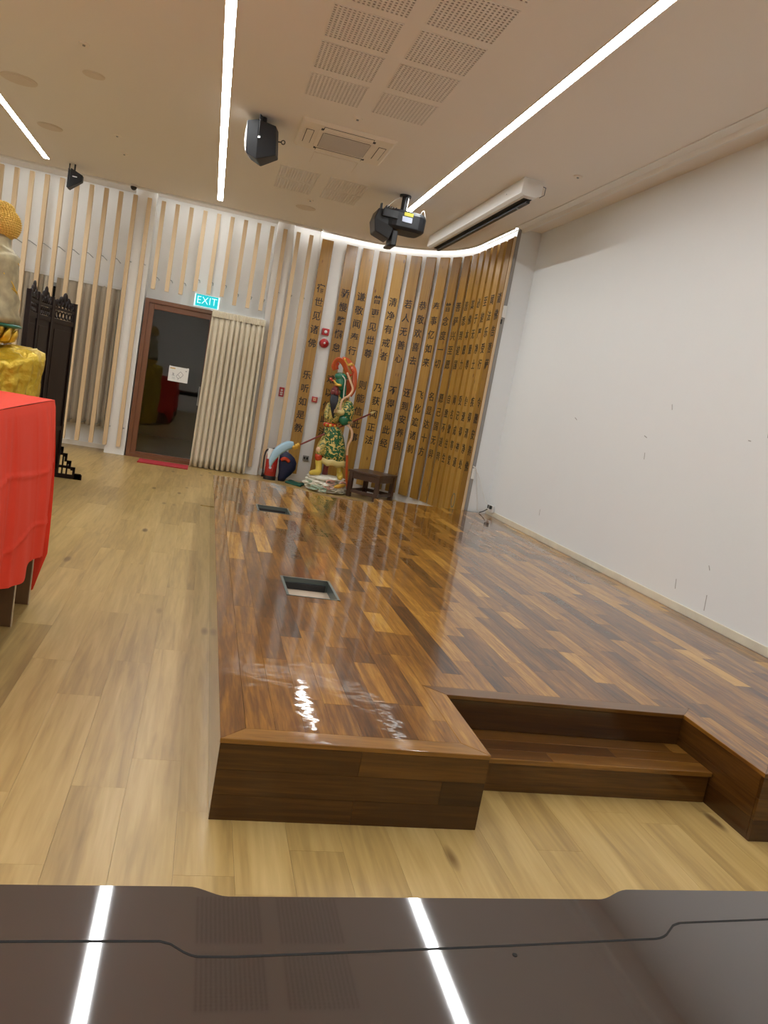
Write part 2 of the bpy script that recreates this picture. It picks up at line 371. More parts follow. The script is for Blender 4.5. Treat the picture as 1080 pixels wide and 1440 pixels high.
# back wall: pilasters, bays, slats
bw = MB(); bw.box(XL, YB, -.1, 4.1, YB + .2, CZ + .2)
wall_back = struct(bw.build('wall_back', 'wall'))
DB = 12.80
for (x0, x1, y, z0) in ((-1.42, -1.12, 12.5, 0), (0.69, 0.955, 12.5, 0), (0.955, 1.37, 12.62, 0), (-4.6, -4.3, 12.5, 0)):
    MB().box(x0, y, z0, x1, YB, CZ).build('pilaster', 'wall', wall_back, bevel=.004)
# wall around the door (door bay) up to the ceiling
o = MB().box(-1.12, DB, 2.43, 0.69, YB, CZ).box(-0.05, 12.70, 0, 0.69, YB, 2.43).build('door_bay_wall', 'wall', wall_back)
struct(MB().box(XL, 12.415, CZ - .030, 1.37, 12.430, CZ + .0).build('trim_2', 'trim_white', bevel=.004))
struct(MB().box(-4.3, YB - .02, 0, -1.42, YB, .07).build('baseboard_back', 'ceil_unit'))
# far left and front walls (outside the picture)
struct(MB().box(XL - .2, YF, 0, XL, YB, CZ + .2).build('wall_left', 'wall'))
struct(MB().box(XL, YF - .2, 0, XR + .2, YF, CZ + .2).build('wall_front', 'wall'))

# slats
def slat(x, z0, z1=3.85):
    o = MB().box(x - .03, 12.42, z0, x + .03, 12.48, z1, rnd.random()).build('slat', 'slat', wall_back, bevel=.002)
    b = MB(); yw = 12.5 if (-1.42 < x < -1.12 or .69 < x < .955) else (12.62 if x > .955 else (DB if -1.12 < x < .69 else YB))
    for zz in ([2.9, .42] if z0 < 1 else [z0 + .18]):
        b.tube([(x + .031, 12.46, zz), (x + .05, 12.50, zz + .0), (x + .05, yw, zz - .0)], .006, 6)
    b.build('bracket', 'metal', o)
for k in range(-6, 23):
    x = -3.24 + .2025 * k
    z0 = .13
    if 11 <= k <= 13 or 17 <= k <= 19: z0 = 2.57
    elif 14 <= k <= 16: z0 = 2.66
    slat(x, z0)

# curved corner wall with lettered boards
AR = 1.584; AX, AY = 1.906, 12.52 - AR
def arc(s, off=0.0):
    """point and tangent at arc length s (0 at x=1.906), off = towards the room"""
    if s <= 0: p, t = Vector((AX + s, 12.52)), Vector((1, 0))
    elif s < AR * PI / 2:
        a = s / AR; p = Vector((AX + AR * math.sin(a), AY + AR * math.cos(a))); t = Vector((math.cos(a), -math.sin(a)))
    else: p, t = Vector((AX + AR, AY - (s - AR * PI / 2))), Vector((0, -1))
    nrm = Vector((t.y, -t.x))           # to the room
    return p + nrm * off, t, nrm
cw = MB(); R = []
ss = [-.536, 0] + [AR * PI / 2 * i / 24 for i in range(1, 25)] + [AR * PI / 2 + 1.32]
for s_ in ss:
    p, t, nn = arc(s_, -.055); q, _, _ = arc(s_, -.18)
    R.append([(p.x, p.y, 0), (p.x, p.y, CZ + .05), (q.x, q.y, CZ + .05), (q.x, q.y, 0)])
cw.rings(R)
wall_corner = struct(cw.build('wall_corner', 'wall'))
tr = MB(); R = []
for s_ in ss:
    p, t, nn = arc(s_, .035); q, _, _ = arc(s_, .022)
    R.append([(p.x, p.y, CZ - .022), (p.x, p.y, CZ), (q.x, q.y, CZ), (q.x, q.y, CZ - .022)])
tr.rings(R); struct(tr.build('trim_3', 'trim_white'))
M['cove'] = emis('cove_led', LIGHT_COL, COVE); M['cove2'] = emis('cove_led_slats', LIGHT_COL, COVE2)
led = MB(); R = []
for s_ in ss:
    p, t, nn = arc(s_, .008); q, _, _ = arc(s_, -.012)
    R.append([(p.x, p.y, CZ - .012), (p.x, p.y, CZ - .002), (q.x, q.y, CZ - .002), (q.x, q.y, CZ - .012)])
led.rings(R); o = tag(led.build('cove_light', 'cove'), 'hidden strip light washing down the curved lettered board wall', 'cove light', 'cove lights behind the ceiling edge')
o = MB().box(-4.3, 12.434, CZ - .012, -1.46, 12.450, CZ - .002).box(-1.08, 12.434, CZ - .012, .65, 12.450, CZ - .002).box(1.0, 12.434, CZ - .012, 1.37, 12.450, CZ - .002).build('cove_light', 'cove2')
tag(o, 'hidden strip light washing the white wall behind the pale slats', 'cove light', 'cove lights behind the ceiling edge')
VERSE = ['宿世见诸佛乐听如是教', '骄慢弊懈怠难以信此法', '谦敬闻奉行踊跃大欢喜', '曾更见世尊则能信此事', '清净有戒者乃获闻正法', '若人无善心不得闻此经',
         '恭敬欢喜去还到安养国', '奉事亿如来飞化遍诸刹', '普念度一切名显达十方', '菩萨兴至愿愿己国无异', '皆悉到彼国自致不退转', '其佛本愿力闻名欲往生',
         '必于无量尊受记成等觉', '至彼严净土便速得神通', '闻法乐受行疾得清净处', '诸佛告菩萨令觐安养佛']
ZCH = [3.09, 2.875, 2.66, 2.445, 2.23, 1.72, 1.505, 1.29, 1.075, .86]
for k, vs_ in enumerate(VERSE):
    s_ = -.416 if k == 0 else -.02 + .265 * (k - 1)
    p, t, nn = arc(s_, 0.0)
    hw = .09
    def P(u, off, z): return (p.x + t.x * u + nn.x * off, p.y + t.y * u + nn.y * off, z)
    b = MB().hexa([P(-hw, .02, .12), P(hw, .02, .12), P(hw, -.012, .12), P(-hw, -.012, .12)], [P(-hw, .02, 3.85), P(hw, .02, 3.85), P(hw, -.012, 3.85), P(-hw, -.012, 3.85)], rnd.random())
    bo = b.build('lettered_board', 'board', wall_corner, bevel=.002)
    MB().hexa([P(-.03, -.012, .3), P(.03, -.012, .3), P(.03, -.054, .3), P(-.03, -.054, .3)], [P(-.03, -.012, 3.7), P(.03, -.012, 3.7), P(.03, -.054, 3.7), P(-.03, -.054, 3.7)]).build('batten', 'slat', bo)
    tx = MB()
    for j, ch in enumerate(vs_):
        vv, ff = text_mesh(ch, .135, .0022 * .6)
        tx.add([P(x + rnd.uniform(-.002, .002) + .004, .0215 + z, y * 1.08 + ZCH[j]) for x, y, z in vv], ff)
    tx.build('lettering', 'ink', bo)
# end strip where the board wall stops
p, t, nn = arc(AR * PI / 2 + 1.3)
struct(MB().box(3.47, 9.6, .28, 3.50, 9.62, 3.86, .8).build('trim_4', 'slat'))
struct(MB().box(3.503, 9.59, .3, 3.546, 9.612, CZ).build('trim_5', 'strip_grey'))

# ------------------------------------------------------------------ door, window
door = struct(empty('door_1', (-.6, 12.55, 0)))
def dl(mb, name, m_, bevel=0, **k):      # child built in world coordinates
    o = mb.build(name, m_, door, bevel=bevel, **k); o.matrix_parent_inverse = Matrix.Translation(-Vector(door.location)); return o
def rect_frame(x0, x1, z0, z1, wd, y0, y1, mb=None):
    mb = mb or MB()
    mb.box(x0, y0, z0, x0 + wd, y1, z1).box(x1 - wd, y0, z0, x1, y1, z1).box(x0 + wd, y0, z1 - wd, x1 - wd, y1, z1).box(x0 + wd, y0, z0, x1 - wd, y1, z0 + wd)
    return mb
dl(rect_frame(-1.10, .02, 0, 2.435, .06, 12.52, 12.68), 'outer_frame', 'door_wood', .004)
dl(rect_frame(-1.045, -.035, .005, 2.375, .085, 12.545, 12.60), 'door_leaf', 'door_wood', .006)
dl(MB().box(-.965, 12.568, .085, -.115, 12.578, 2.295), 'glass_pane', 'glass')
hd = MB().tube([(-.13, 12.50, .95), (-.13, 12.50, 1.25)], .011, 8).tube([(-.13, 12.50, 1.0), (-.13, 12.55, 1.0)], .008, 6).tube([(-.13, 12.50, 1.2), (-.13, 12.55, 1.2)], .008, 6)
dl(hd, 'door_handle', 'metal')
# dark terrace outside, seen only through the glass
ob = MB().box(-3.5, YB + .2, -.1, 2.5, 17, -.02).box(-3.5, 17, -.1, 2.5, 17.2, 3)
struct(ob.build('terrace', 'outside'))
# opening in the wall for the door: cut wall_back
cut = MB().box(-1.05, 12.6, -.2, -.02, 13.4, 2.40)
def boolean(target, cutter_mb):
    co = cutter_mb.build('cutter', 'wall')
    md = target.modifiers.new('c', 'BOOLEAN'); md.object = co; md.operation = 'DIFFERENCE'; md.solver = 'EXACT'
    bpy.context.view_layer.update()
    me = bpy.data.meshes.new_from_object(target.evaluated_get(bpy.context.evaluated_depsgraph_get()))
    target.modifiers.remove(md); target.data = me; bpy.data.objects.remove(co)
boolean(wall_back, cut)
WX0, WX1, WZ0, WZ1 = -2.95, -1.6, .5, 2.42
boolean(wall_back, MB().box(WX0, 12.8, WZ0, WX1, 13.4, WZ1))
win = struct(empty('window_1', ((WX0 + WX1) / 2, YB, WZ0)))
inv = Matrix.Translation(-Vector(win.location))
for nm, mb, m_ in (('window_frame', rect_frame(WX0, WX1, WZ0, WZ1, .05, YB + .02, YB + .08), 'metal'), ('mullion', MB().box(-2.3, YB + .02, WZ0, -2.25, YB + .08, WZ1), 'metal'), ('glass_pane', MB().box(WX0, YB + .045, WZ0, WX1, YB + .055, WZ1), 'glass')):
    o = mb.build(nm, m_, win); o.matrix_parent_inverse = inv

def pleats(x0, x1, z0, z1, y, npl, amp, nx=None, flare=0.0, seed=1):
    rr = random.Random(seed); ph = [rr.uniform(-.5, .5) for _ in range(npl + 2)]; am = [rr.uniform(.7, 1.25) for _ in range(npl + 2)]
    def fn(u, v):
        q = u * npl; k = int(q); f = q - k
        a = lerp(am[k], am[k + 1], f); p_ = lerp(ph[k], ph[k + 1], f)
        z = lerp(z1, z0, v); s_ = min(1, .35 + v * 3) if v < .25 else 1
        yy = y - amp * a * (0.5 + .5 * math.cos(2 * PI * (q + p_ * .12))) * s_ + .003 * math.sin(3 * v + k)
        x = lerp(x0, x1, u) + flare * (u - .5) * v + .008 * math.sin(2 * PI * q)
        return (x, yy, z)
    return MB().grid(fn, npl * 12, 16)
cu = pleats(-.10, .715, .012, 2.36, 12.41, 10, .105, flare=.04, seed=4).build('curtain', 'curtain', smooth=True, solid=.004)
tag(cu, 'cream pleated floor-length curtain drawn to the right of the glass door', 'curtain')
hd = pleats(-.10, .715, 2.34, 2.435, 12.385, 26, .03, seed=9).build('heading_tape', 'curtain', cu, smooth=True, solid=.004)
MB().box(-.12, 12.40, 2.425, .74, 12.43, 2.455).build('curtain_track', 'white_plastic', cu)
for (x0, x1, lb, sd) in ((-2.42, -1.50, 'taupe pleated window curtain beside the door pilaster, behind the slats', 2), (-3.05, -2.50, 'taupe window curtain behind the black carved screen and gold figure', 3)):
    cu = pleats(x0, x1, .36, 2.50, 12.84, 8, .09, seed=sd).build('curtain', 'curtain2', smooth=True, solid=.004)
    tag(cu, lb, 'curtain', 'window curtains')
    MB().box(x0, 12.80, 2.49, x1, 12.86, 2.53).build('curtain_track', 'white_plastic', cu)

# ------------------------------------------------------------------ stage
S = 0.3
stage = tag(empty('wooden_stage', (0.2, 2.475, 0)), 'raised stage of glossy varnished hardwood planks along the white wall', 'stage')
sinv = Matrix.Translation(-Vector(stage.location))
def st(mb, name, m_='stage', bevel=0.0, lab=None):
    o = mb.build(name, m_, stage, bevel=bevel); o.matrix_parent_inverse = sinv
    if lab: o['label'] = lab
    return o
X0, XA, XB, XE = .203, 1.192, 2.398, 3.806
Y0, YR = 2.475, 3.035
def far(x):
    pts = [(.2, 9.38), (.90, 9.50), (1.25, 9.24), (1.55, 8.93), (2.14, 8.95), (2.21, 9.42), (3.04, 9.48), (3.495, 9.56), (3.9, 9.59)]
    for (a, b), (c, d) in zip(pts, pts[1:]):
        if a <= x <= c: return b + (d - b) * (x - a) / (c - a)
    return 9.5
BW = .09; TW = .107; T = .018
HOLES = [(X0 + BW + 3 * TW, X0 + BW + 6 * TW, 4.375, 4.82), (X0 + BW + 3 * TW, X0 + BW + 6 * TW, 7.245, 7.61)]
# carcass under the boards (left open below the floor boxes)
car = MB()
xs = [X0 + .015, HOLES[0][0] - .001, HOLES[0][1] + .001, XA - .015]
for (a, b) in ((xs[0], xs[1]), (xs[2], xs[3])): car.prism([(a, Y0 + .02), (b, Y0 + .02), (b, far(b) - .02), (a, far(a) - .02)], 0.0, S - T - .001)
ys = [Y0 + .02, HOLES[0][2], HOLES[0][3], HOLES[1][2], HOLES[1][3], far(.75) - .02]
for a, b in ((ys[0], ys[1]), (ys[2], ys[3]), (ys[4], ys[5])): car.box(xs[1], a, 0, xs[2], b, S - T - .001)
for a, b in ((XA - .015, 2.17), (2.17, XB + .015)): car.prism([(a, YR + .02), (b, YR + .02), (b, far(b) - .03), (a, far(a) - .03)], 0, S - T - .001)
car.prism([(XB + .015, Y0 + .02), (XE - .001, Y0 + .02), (XE - .001, far(XE) - .02), (XB + .015, far(XB) - .02)], 0, S - T - .001)
st(car, 'carcass', 'leg_wood')
rest = MB(); planks = []
x = X0 + BW; g = .0004
def front(xc):
    if xc < XA: return Y0 + BW
    if xc < XB: return YR + BW
    return Y0 + BW
while x < XE - .01:
    x1 = min(x + TW, XE)
    # the mitred borders beside the recess
    segs = [(x, x1)]
    def splitat(segs, v):
        out = []
        for a, b in segs:
            if a < v - .004 and b > v + .004: out += [(a, v), (v, b)]
            else: out.append((a, b))
        return out
    for v in (XA - BW, XA, XB, XB + BW): segs = splitat(segs, v)
    breaks = [Y0 - rnd.random() * .6]
    while breaks[-1] < 9.7: breaks.append(breaks[-1] + rnd.choice([.35, .45, .6, .75, .9, 1.1]))
    tones = [max(0, min(1, rnd.gauss(.45, .24))) for _ in breaks]
    for (a, b) in segs:
        xc = (a + b) / 2
        fy = Y0 + BW
        if XA - BW < xc < XA: fy = YR + BW
        elif XA <= xc <= XB: fy = YR + BW
        elif XB < xc < XB + BW: fy = YR + BW
        for k in range(len(breaks) - 1):
            y0, y1 = max(breaks[k], fy), breaks[k + 1]
            pieces = [(y0, y1)]
            for (hx0, hx1, hy0, hy1) in HOLES:
                if hx0 - .01 < a and b < hx1 + .01:
                    np_ = []
                    for (p0, p1) in pieces:
                        if p1 <= hy0 or p0 >= hy1: np_.append((p0, p1)); continue
                        if p0 < hy0: np_.append((p0, hy0))
                        if p1 > hy1: np_.append((hy1, p1))
                    pieces = np_
            for (p0, p1) in pieces:
                fa, fb = far(a) - .002, far(b) - .002
                if p1 - p0 < .015 or p0 >= min(fa, fb) - .02: continue
                planks.append((p0, a, b, p1, min(p1, fa), min(p1, fb), tones[k]))
    x = x1
planks.sort()
for k, (p0, a, b, p1, ya, yb, tone) in enumerate(planks):
    pts = [(a + g, p0 + g), (b - g, p0 + g), (b - g, yb - g), (a + g, ya - g)]
    if k < 285: st(MB().prism(pts, S - T, S, tone), 'plank')
    else: rest.prism(pts, S - T, S, tone)
o = st(rest, 'far_planks'); o['kind'] = 'stuff'
# mitred border boards
def bord(pts, tone, m_): st(MB().prism(pts, S - T, S + .0008, tone), 'border_board', m_, .0025)
bord([(X0, Y0), (X0 + BW, Y0 + BW), (X0 + BW, 5.9), (X0, 5.9)], .35, 'stage')
bord([(X0, 5.901), (X0 + BW, 5.901), (X0 + BW, far(X0 + BW)), (X0, far(X0))], .5, 'stage')
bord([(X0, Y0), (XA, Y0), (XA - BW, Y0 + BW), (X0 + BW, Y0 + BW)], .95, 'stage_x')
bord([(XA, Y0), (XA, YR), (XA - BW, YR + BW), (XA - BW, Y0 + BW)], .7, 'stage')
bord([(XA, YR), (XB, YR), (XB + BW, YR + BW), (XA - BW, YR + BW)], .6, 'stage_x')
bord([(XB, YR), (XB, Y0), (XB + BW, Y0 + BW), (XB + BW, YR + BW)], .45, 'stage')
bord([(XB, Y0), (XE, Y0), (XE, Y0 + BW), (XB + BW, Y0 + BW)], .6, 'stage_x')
# fascia boards: rows of short lengths
def fascia(ax, c, u0, u1, z0, z1, rows, m_, thick=.016, sgn=1, seed=0, lens=(.35, .55, .7)):
    """vertical face; ax 'x' = runs along X at y=c, else along Y at x=c; thickness grows by sgn"""
    rr = random.Random(seed); h = (z1 - z0) / rows
    for r in range(rows):
        u = u0 - (rr.random() * .3 if r else 0)
        while u < u1 - .002:
            e = u + rr.choice(lens)
            if u1 - e < .12: e = u1
            a, b = max(u, u0), min(e, u1); tn = rr.random()
            c0, c1 = sorted((c, c + thick * sgn))
            if b - a > .01:
                if ax == 'x': q = MB().box(a, c0, z0 + r * h + .0006, b - .0006, c1, z0 + (r + 1) * h - .0004, tn)
                else: q = MB().box(c0, a, z0 + r * h + .0006, c1, b - .0006, z0 + (r + 1) * h - .0004, tn)
                st(q, 'fascia_board', m_)
            u = e
zt = S - T - .0005
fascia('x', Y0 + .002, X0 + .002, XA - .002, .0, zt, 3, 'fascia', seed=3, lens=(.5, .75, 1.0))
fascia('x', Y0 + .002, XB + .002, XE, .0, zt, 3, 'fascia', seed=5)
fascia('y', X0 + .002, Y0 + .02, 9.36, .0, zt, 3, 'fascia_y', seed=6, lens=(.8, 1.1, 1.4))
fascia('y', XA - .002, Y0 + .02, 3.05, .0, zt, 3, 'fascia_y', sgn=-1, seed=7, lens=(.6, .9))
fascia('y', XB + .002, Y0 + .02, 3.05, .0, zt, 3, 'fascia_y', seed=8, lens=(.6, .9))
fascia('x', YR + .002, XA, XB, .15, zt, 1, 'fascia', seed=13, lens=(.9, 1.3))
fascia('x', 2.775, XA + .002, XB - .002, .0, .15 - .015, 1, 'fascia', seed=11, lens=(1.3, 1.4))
# step: riser above, tread of three boards
st(MB().box(XA, 2.795, 0, XB, 3.05, .134), 'step_carcass', 'leg_wood')
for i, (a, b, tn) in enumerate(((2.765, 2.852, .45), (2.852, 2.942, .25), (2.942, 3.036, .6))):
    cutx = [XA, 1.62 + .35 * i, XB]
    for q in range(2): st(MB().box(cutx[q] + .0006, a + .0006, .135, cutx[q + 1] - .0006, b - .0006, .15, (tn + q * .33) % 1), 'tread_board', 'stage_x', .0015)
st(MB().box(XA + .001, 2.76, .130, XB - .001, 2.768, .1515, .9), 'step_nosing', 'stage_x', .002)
# floor boxes
for i, (a, b, c, d) in enumerate(HOLES):
    fb = tag(empty('floor_box', ((a + b) / 2, (c + d) / 2, S)), ['open rectangular floor box set in the stage nearest the steps', 'open floor box at the far end of the stage by the statue'][i], 'floor box', 'open floor boxes in the stage')
    iv = Matrix.Translation(-Vector(fb.location))
    f = MB(); wdt = .014
    f.box(a, c, S - .115, a + .004, d, S + .001).box(b - .004, c, S - .115, b, d, S + .001).box(a, c, S - .115, b, c + .004, S + .001).box(a, d - .004, S - .115, b, d, S + .001)
    f.box(a - .002, c - .002, S, a + wdt, d + .002, S + .003).box(b - wdt, c - .002, S, b + .002, d + .002, S + .003).box(a, c - .002, S, b, c + .006, S + .003).box(a, d - wdt, S, b, d + .002, S + .003)
    o = f.build('metal_frame', 'box_metal', fb); o.matrix_parent_inverse = iv
    o = MB().box(a + .004, c + .004, S - .082, b - .004, d - .004, S - .075).build('bottom_plate', 'box_floor', fb); o.matrix_parent_inverse = iv
    o = MB().box(a + .02, d - .02, S - .074, b - .02, d - .006, S - .03).build('socket_rail', 'black', fb, bevel=.003); o.matrix_parent_inverse = iv

# ------------------------------------------------------------------ ceiling fittings
LX = (('left', -2.57), ('middle', -.212), ('right', 2.16))
for nm, x in LX + (('outer', -4.94),):
    y0, y1 = -1.6, 12.05
    if nm == 'left': y1 = 11.97
    t_ = tag(empty('ceiling_light', (x, (y0 + y1) / 2, CZ)), {'left': 'white linear ceiling light at the left edge, above the small black loudspeaker', 'middle': 'white linear ceiling light running up the middle, left of the large loudspeaker', 'right': 'long white linear ceiling light slanting down to the projector', 'outer': 'white linear ceiling light beyond the left edge'}[nm], 'ceiling light', 'linear ceiling lights')
    h = (y1 - y0) / 2
    MB().box(-.036, -h, -.004, .036, h, .01).build('diffuser', 'light', t_)
    rect = MB().box(-.043, -h - .007, -.005, -.0365, h + .007, .01).box(.0365, -h - .007, -.005, .043, h + .007, .01).box(-.043, h, -.005, .043, h + .007, .01).box(-.043, -h - .007, -.005, .043, -h, .01)
    rect.build('frame', 'ceil_disc', t_)
# perforated panels
NH = 16
def perf_mesh(w_, d_, nx, ny):
    mb = MB(); px, py = w_ / nx, d_ / ny; hx, hy = px * .27, py * .27; zb, zt_ = -.006, -.001
    for i in range(nx):
        for j in range(ny):
            cx, cy = -w_ / 2 + (i + .5) * px, -d_ / 2 + (j + .5) * py
            O = [(cx - px / 2, cy - py / 2), (cx + px / 2, cy - py / 2), (cx + px / 2, cy + py / 2), (cx - px / 2, cy + py / 2)]
            I = [(cx - hx, cy - hy), (cx + hx, cy - hy), (cx + hx, cy + hy), (cx - hx, cy + hy)]
            vs = [(x, y, zb) for x, y in O + I] + [(x, y, zt_) for x, y in I]
            mb.add(vs, [(q + 4, (q + 1) % 4 + 4, (q + 1) % 4, q) for q in range(4)] + [(q + 8, (q + 1) % 4 + 8, (q + 1) % 4 + 4, q + 4) for q in range(4)])
    e = .5
    mb.box(-w_ / 2, -d_ / 2, zb, -w_ / 2 + .001, d_ / 2, 0).box(w_ / 2 - .001, -d_ / 2, zb, w_ / 2, d_ / 2, 0)
    mb.box(-w_ / 2, -d_ / 2, zb, w_ / 2, -d_ / 2 + .001, 0).box(-w_ / 2, d_ / 2 - .001, zb, w_ / 2, d_ / 2, 0)
    mb.add([(-w_ / 2, -d_ / 2, zt_), (w_ / 2, -d_ / 2, zt_), (w_ / 2, d_ / 2, zt_), (-w_ / 2, d_ / 2, zt_)], [(3, 2, 1, 0)], .5, 1)
    return mb.mesh('perforated_panel', ['ceiling', 'hole_back'])
pm = perf_mesh(.475, .49, 15, 15)
for (cx, cy) in [(cx, cy) for cx in (.675, 1.27) for cy in (4.48, 5.07, 5.65, 6.23, 6.83, 9.67, 10.22)]:
    o = bpy.data.objects.new('perforated_panel', pm); C.objects.link(o); o.location = (cx, cy, CZ); o.parent = ceiling
# small ceiling discs
for (x, y, r_, lb, ct, gp) in ((-2.2, 8.73, .17, 'largest round cover plate on the ceiling, far left', 'ceiling plate', 'round plates'), (-1.405, 8.03, .10, 'mid-sized round ceiling plate left of the middle light', 'ceiling plate', 'round plates'), (-2.2, 10.25, .14, 'round ceiling plate beside the left light end', 'ceiling plate', 'round plates'), (.955, 11.25, .14, 'faint round ceiling plate in front of the slatted wall', 'ceiling plate', 'round plates')):
    o = MB().cyl((0, 0, -.006), r_, .006, 32).build('cover_plate', 'ceil_disc', bevel=.002, loc=(x, y, CZ)); tag(o, lb, ct, gp + ' on the ceiling')
    MB().cyl((0, 0, -.009), r_ * .8, .004, 32).build('inner_disc', 'ceil_disc', o)
for (x, y, lb) in ((-1.384, 7.32, 'small sprinkler cap nearest the camera on the left ceiling'), (-1.408, 9.9, 'small faint sprinkler cap left of the middle light'), (-1.41, 10.67, 'small sprinkler cap above the slats'), (.96, 7.33, 'small sprinkler cap between perforated panels and air conditioner'), (.959, 10.75, 'small sprinkler cap beyond the far perforated panels'), (3.15, 7.28, 'small sprinkler cap right of the projection screen case')):
    o = MB().cyl((0, 0, -.012), .04, .012, 20, r2=.045).build('sprinkler_cap', 'ceil_unit', loc=(x, y, CZ)); tag(o, lb, 'sprinkler', 'sprinkler caps on the ceiling')
    MB().cyl((0, 0, -.02), .012, .01, 12).build('sprinkler_head', 'metal', o)
# air conditioner
ac = tag(empty('air_conditioner', (.96, 8.07, CZ)), 'square ceiling cassette air conditioner with grey intake grille', 'air conditioner')
b = MB(); hx, hy = .465, .435
b.hexa([(-hx + .03, -hy + .03, -.028), (hx - .03, -hy + .03, -.028), (hx - .03, hy - .03, -.028), (-hx + .03, hy - .03, -.028)], [(-hx, -hy, 0), (hx, -hy, 0), (hx, hy, 0), (-hx, hy, 0)])
b.build('panel', 'ceil_unit', ac, bevel=.006)
b = MB().prism([(-.25, -.27), (.25, -.27), (.28, -.24), (.28, .24), (.25, .27), (-.25, .27), (-.28, .24), (-.28, -.24)], -.036, -.026); gf = b.build('grille_frame', 'ceil_unit', ac, bevel=.003)
b = MB().prism([(-.22, -.24), (.22, -.24), (.24, -.22), (.24, .22), (.22, .24), (-.22, .24), (-.24, .22), (-.24, -.22)], -.0375, -.0355); gr = b.build('intake_grille', 'grille_grey', gf)
b = MB()
for k in range(23): b.box(-.235, -.222 + k * .02, -.041, .235, -.218 + k * .02, -.037)
q_ = b.build('louvre', 'ceil_unit', ac); q_['kind'] = 'stuff'
for (cx, cy, lx, ly) in ((0, -.335, .24, .035), (0, .335, .24, .035), (-.36, 0, .033, .2), (.36, 0, .033, .2)):
    MB().box(cx - lx - .005, cy - ly - .005, -.030, cx + lx + .005, cy + ly + .005, -.0275).build('flap_gap', 'dark_gap', ac)
    MB().box(cx - lx, cy - ly, -.035, cx + lx, cy + ly, -.029).build('air_flap', 'ceil_unit', ac, bevel=.003)
for sx in (-.255, .255):
    for sy in (-.3,.3): MB().box(sx - .012, sy - .02, -.034, sx + .012, sy + .02, -.027).build('latch', 'black2', ac)
hp = tag(MB().box(-.235, -.2, -.004, .235, .2, 0).build('access_panel', 'ceiling', loc=(.97, 8.83, CZ), bevel=.001), 'faint square access hatch in the ceiling below the air conditioner', 'access hatch')
rect_frame(-.25, .25, -.003, 0, .003, -.2, .2)
MB().box(-.24, -.206, -.002, .24, -.203, 0).box(-.24, .203, -.002, .24, .206, 0).box(-.24, -.206, -.002, -.237, .206, 0).box(.237, -.206, -.002, .24, .206, 0).build('hatch_seam', 'ceil_disc', hp)
# projection screen case
ps = tag(empty('projection_screen', (2.86, 9.42, CZ - .002)), 'rolled-up projection screen in a long white ceiling case', 'projection screen')
prof = [(-.10, 0), (-.105, -.15), (-.07, -.17), (.045, -.17), (.11, -.14), (.11, 0)]
R = [[(px, yy, pz) for px, pz in prof] for yy in (-1.72, 1.72)]
MB().rings(R).build('case', 'white_plastic', ps, bevel=.004)
for sg in (-1, 1): MB().rings([[(px * 1.03, yy, pz * 1.02) for px, pz in prof] for yy in (sg * 1.72, sg * 1.745)]).build('end_cap', 'white_plastic', ps, bevel=.003)
MB().box(-.035, -1.64, -.175, .055, 1.64, -.168).build('slot', 'dark_gap', ps)
MB().box(.01, -1.62, -.205, .05, 1.62, -.1705).build('black_screen_edge', 'black', ps, bevel=.004)
MB().cyl((.03, -1.35, -.21), .012, .006, 12).cyl((-.103, -1.3, -.08), .008, .006, 10).build('screw', 'metal', ps)
MB().tube([(.11, -1.6, 0), (.16, -1.7, -.04), (.15, -1.72, -.12), (.11, -1.70, -.15)], .004, 6).build('cable', 'grey_ink', ps)

# loudspeaker near the middle light
sp = tag(empty('loudspeaker', (.15, 7.98, CZ), rz=math.radians(0)), 'large black loudspeaker with pale front hung by the middle ceiling light', 'loudspeaker')
b = MB()
# body is a tapered cabinet: front (-x) taller, with sloped lower facet
def spk_body(sc_=1.0):
    fr = [(-.12, -.13, -.36), (-.12, .13, -.36), (-.13, .13, -.07), (-.13, -.13, -.07)]
    mid = [(-.02, -.15, -.41), (-.02, .15, -.41), (-.02, .15, -.055), (-.02, -.15, -.055)]
    bk = [(.155, -.09, -.345), (.155, .09, -.345), (.14, .09, -.085), (.14, -.09, -.085)]
    return [[tuple(c * sc_ for c in p) for p in r_] for r_ in (fr, mid, bk)]
b.rings(spk_body()); b.build('cabinet', 'black2', sp, bevel=.008)
def frfn(u, v):
    return (-.128 - .035 * math.sin(PI * u) * math.sin(PI * v) ** .5 if 0 < v < 1 and 0 < u < 1 else -.128, lerp(-.12, .12, u), lerp(-.355, -.075, v))
MB().grid(frfn, 10, 10).build('front_grille', 'white_plastic', sp, smooth=True, solid=.006)
b = MB().tube([(0, 0, 0), (0, 0, -.03)], .035, 16).tube([(0, 0, -.01), (0, -.17, -.03), (0, -.175, -.22)], .018, 8, flat=.35).tube([(0, 0, -.01), (0, .17, -.03), (0, .175, -.22)], .018, 8, flat=.35)
b.box(-.022, -.02, -.06, .022, .02, 0); b.build('mounting_bracket', 'black', sp)
MB().cyl((0, -.185, -.22), .011, .012, 12, axis='y').build('screw', 'chrome_dot', sp)
MB().tube([(.155, 0, -.2), (.19, 0, -.2)], .006, 6).tube([(.205 + .018 * math.cos(a), 0, -.2 + .018 * math.sin(a)) for a in [2 * PI * k / 12 for k in range(13)]], .005, 6).build('eye_bolt', 'black', sp)
sp.rotation_euler = (math.radians(3), math.radians(-4), math.radians(-12))
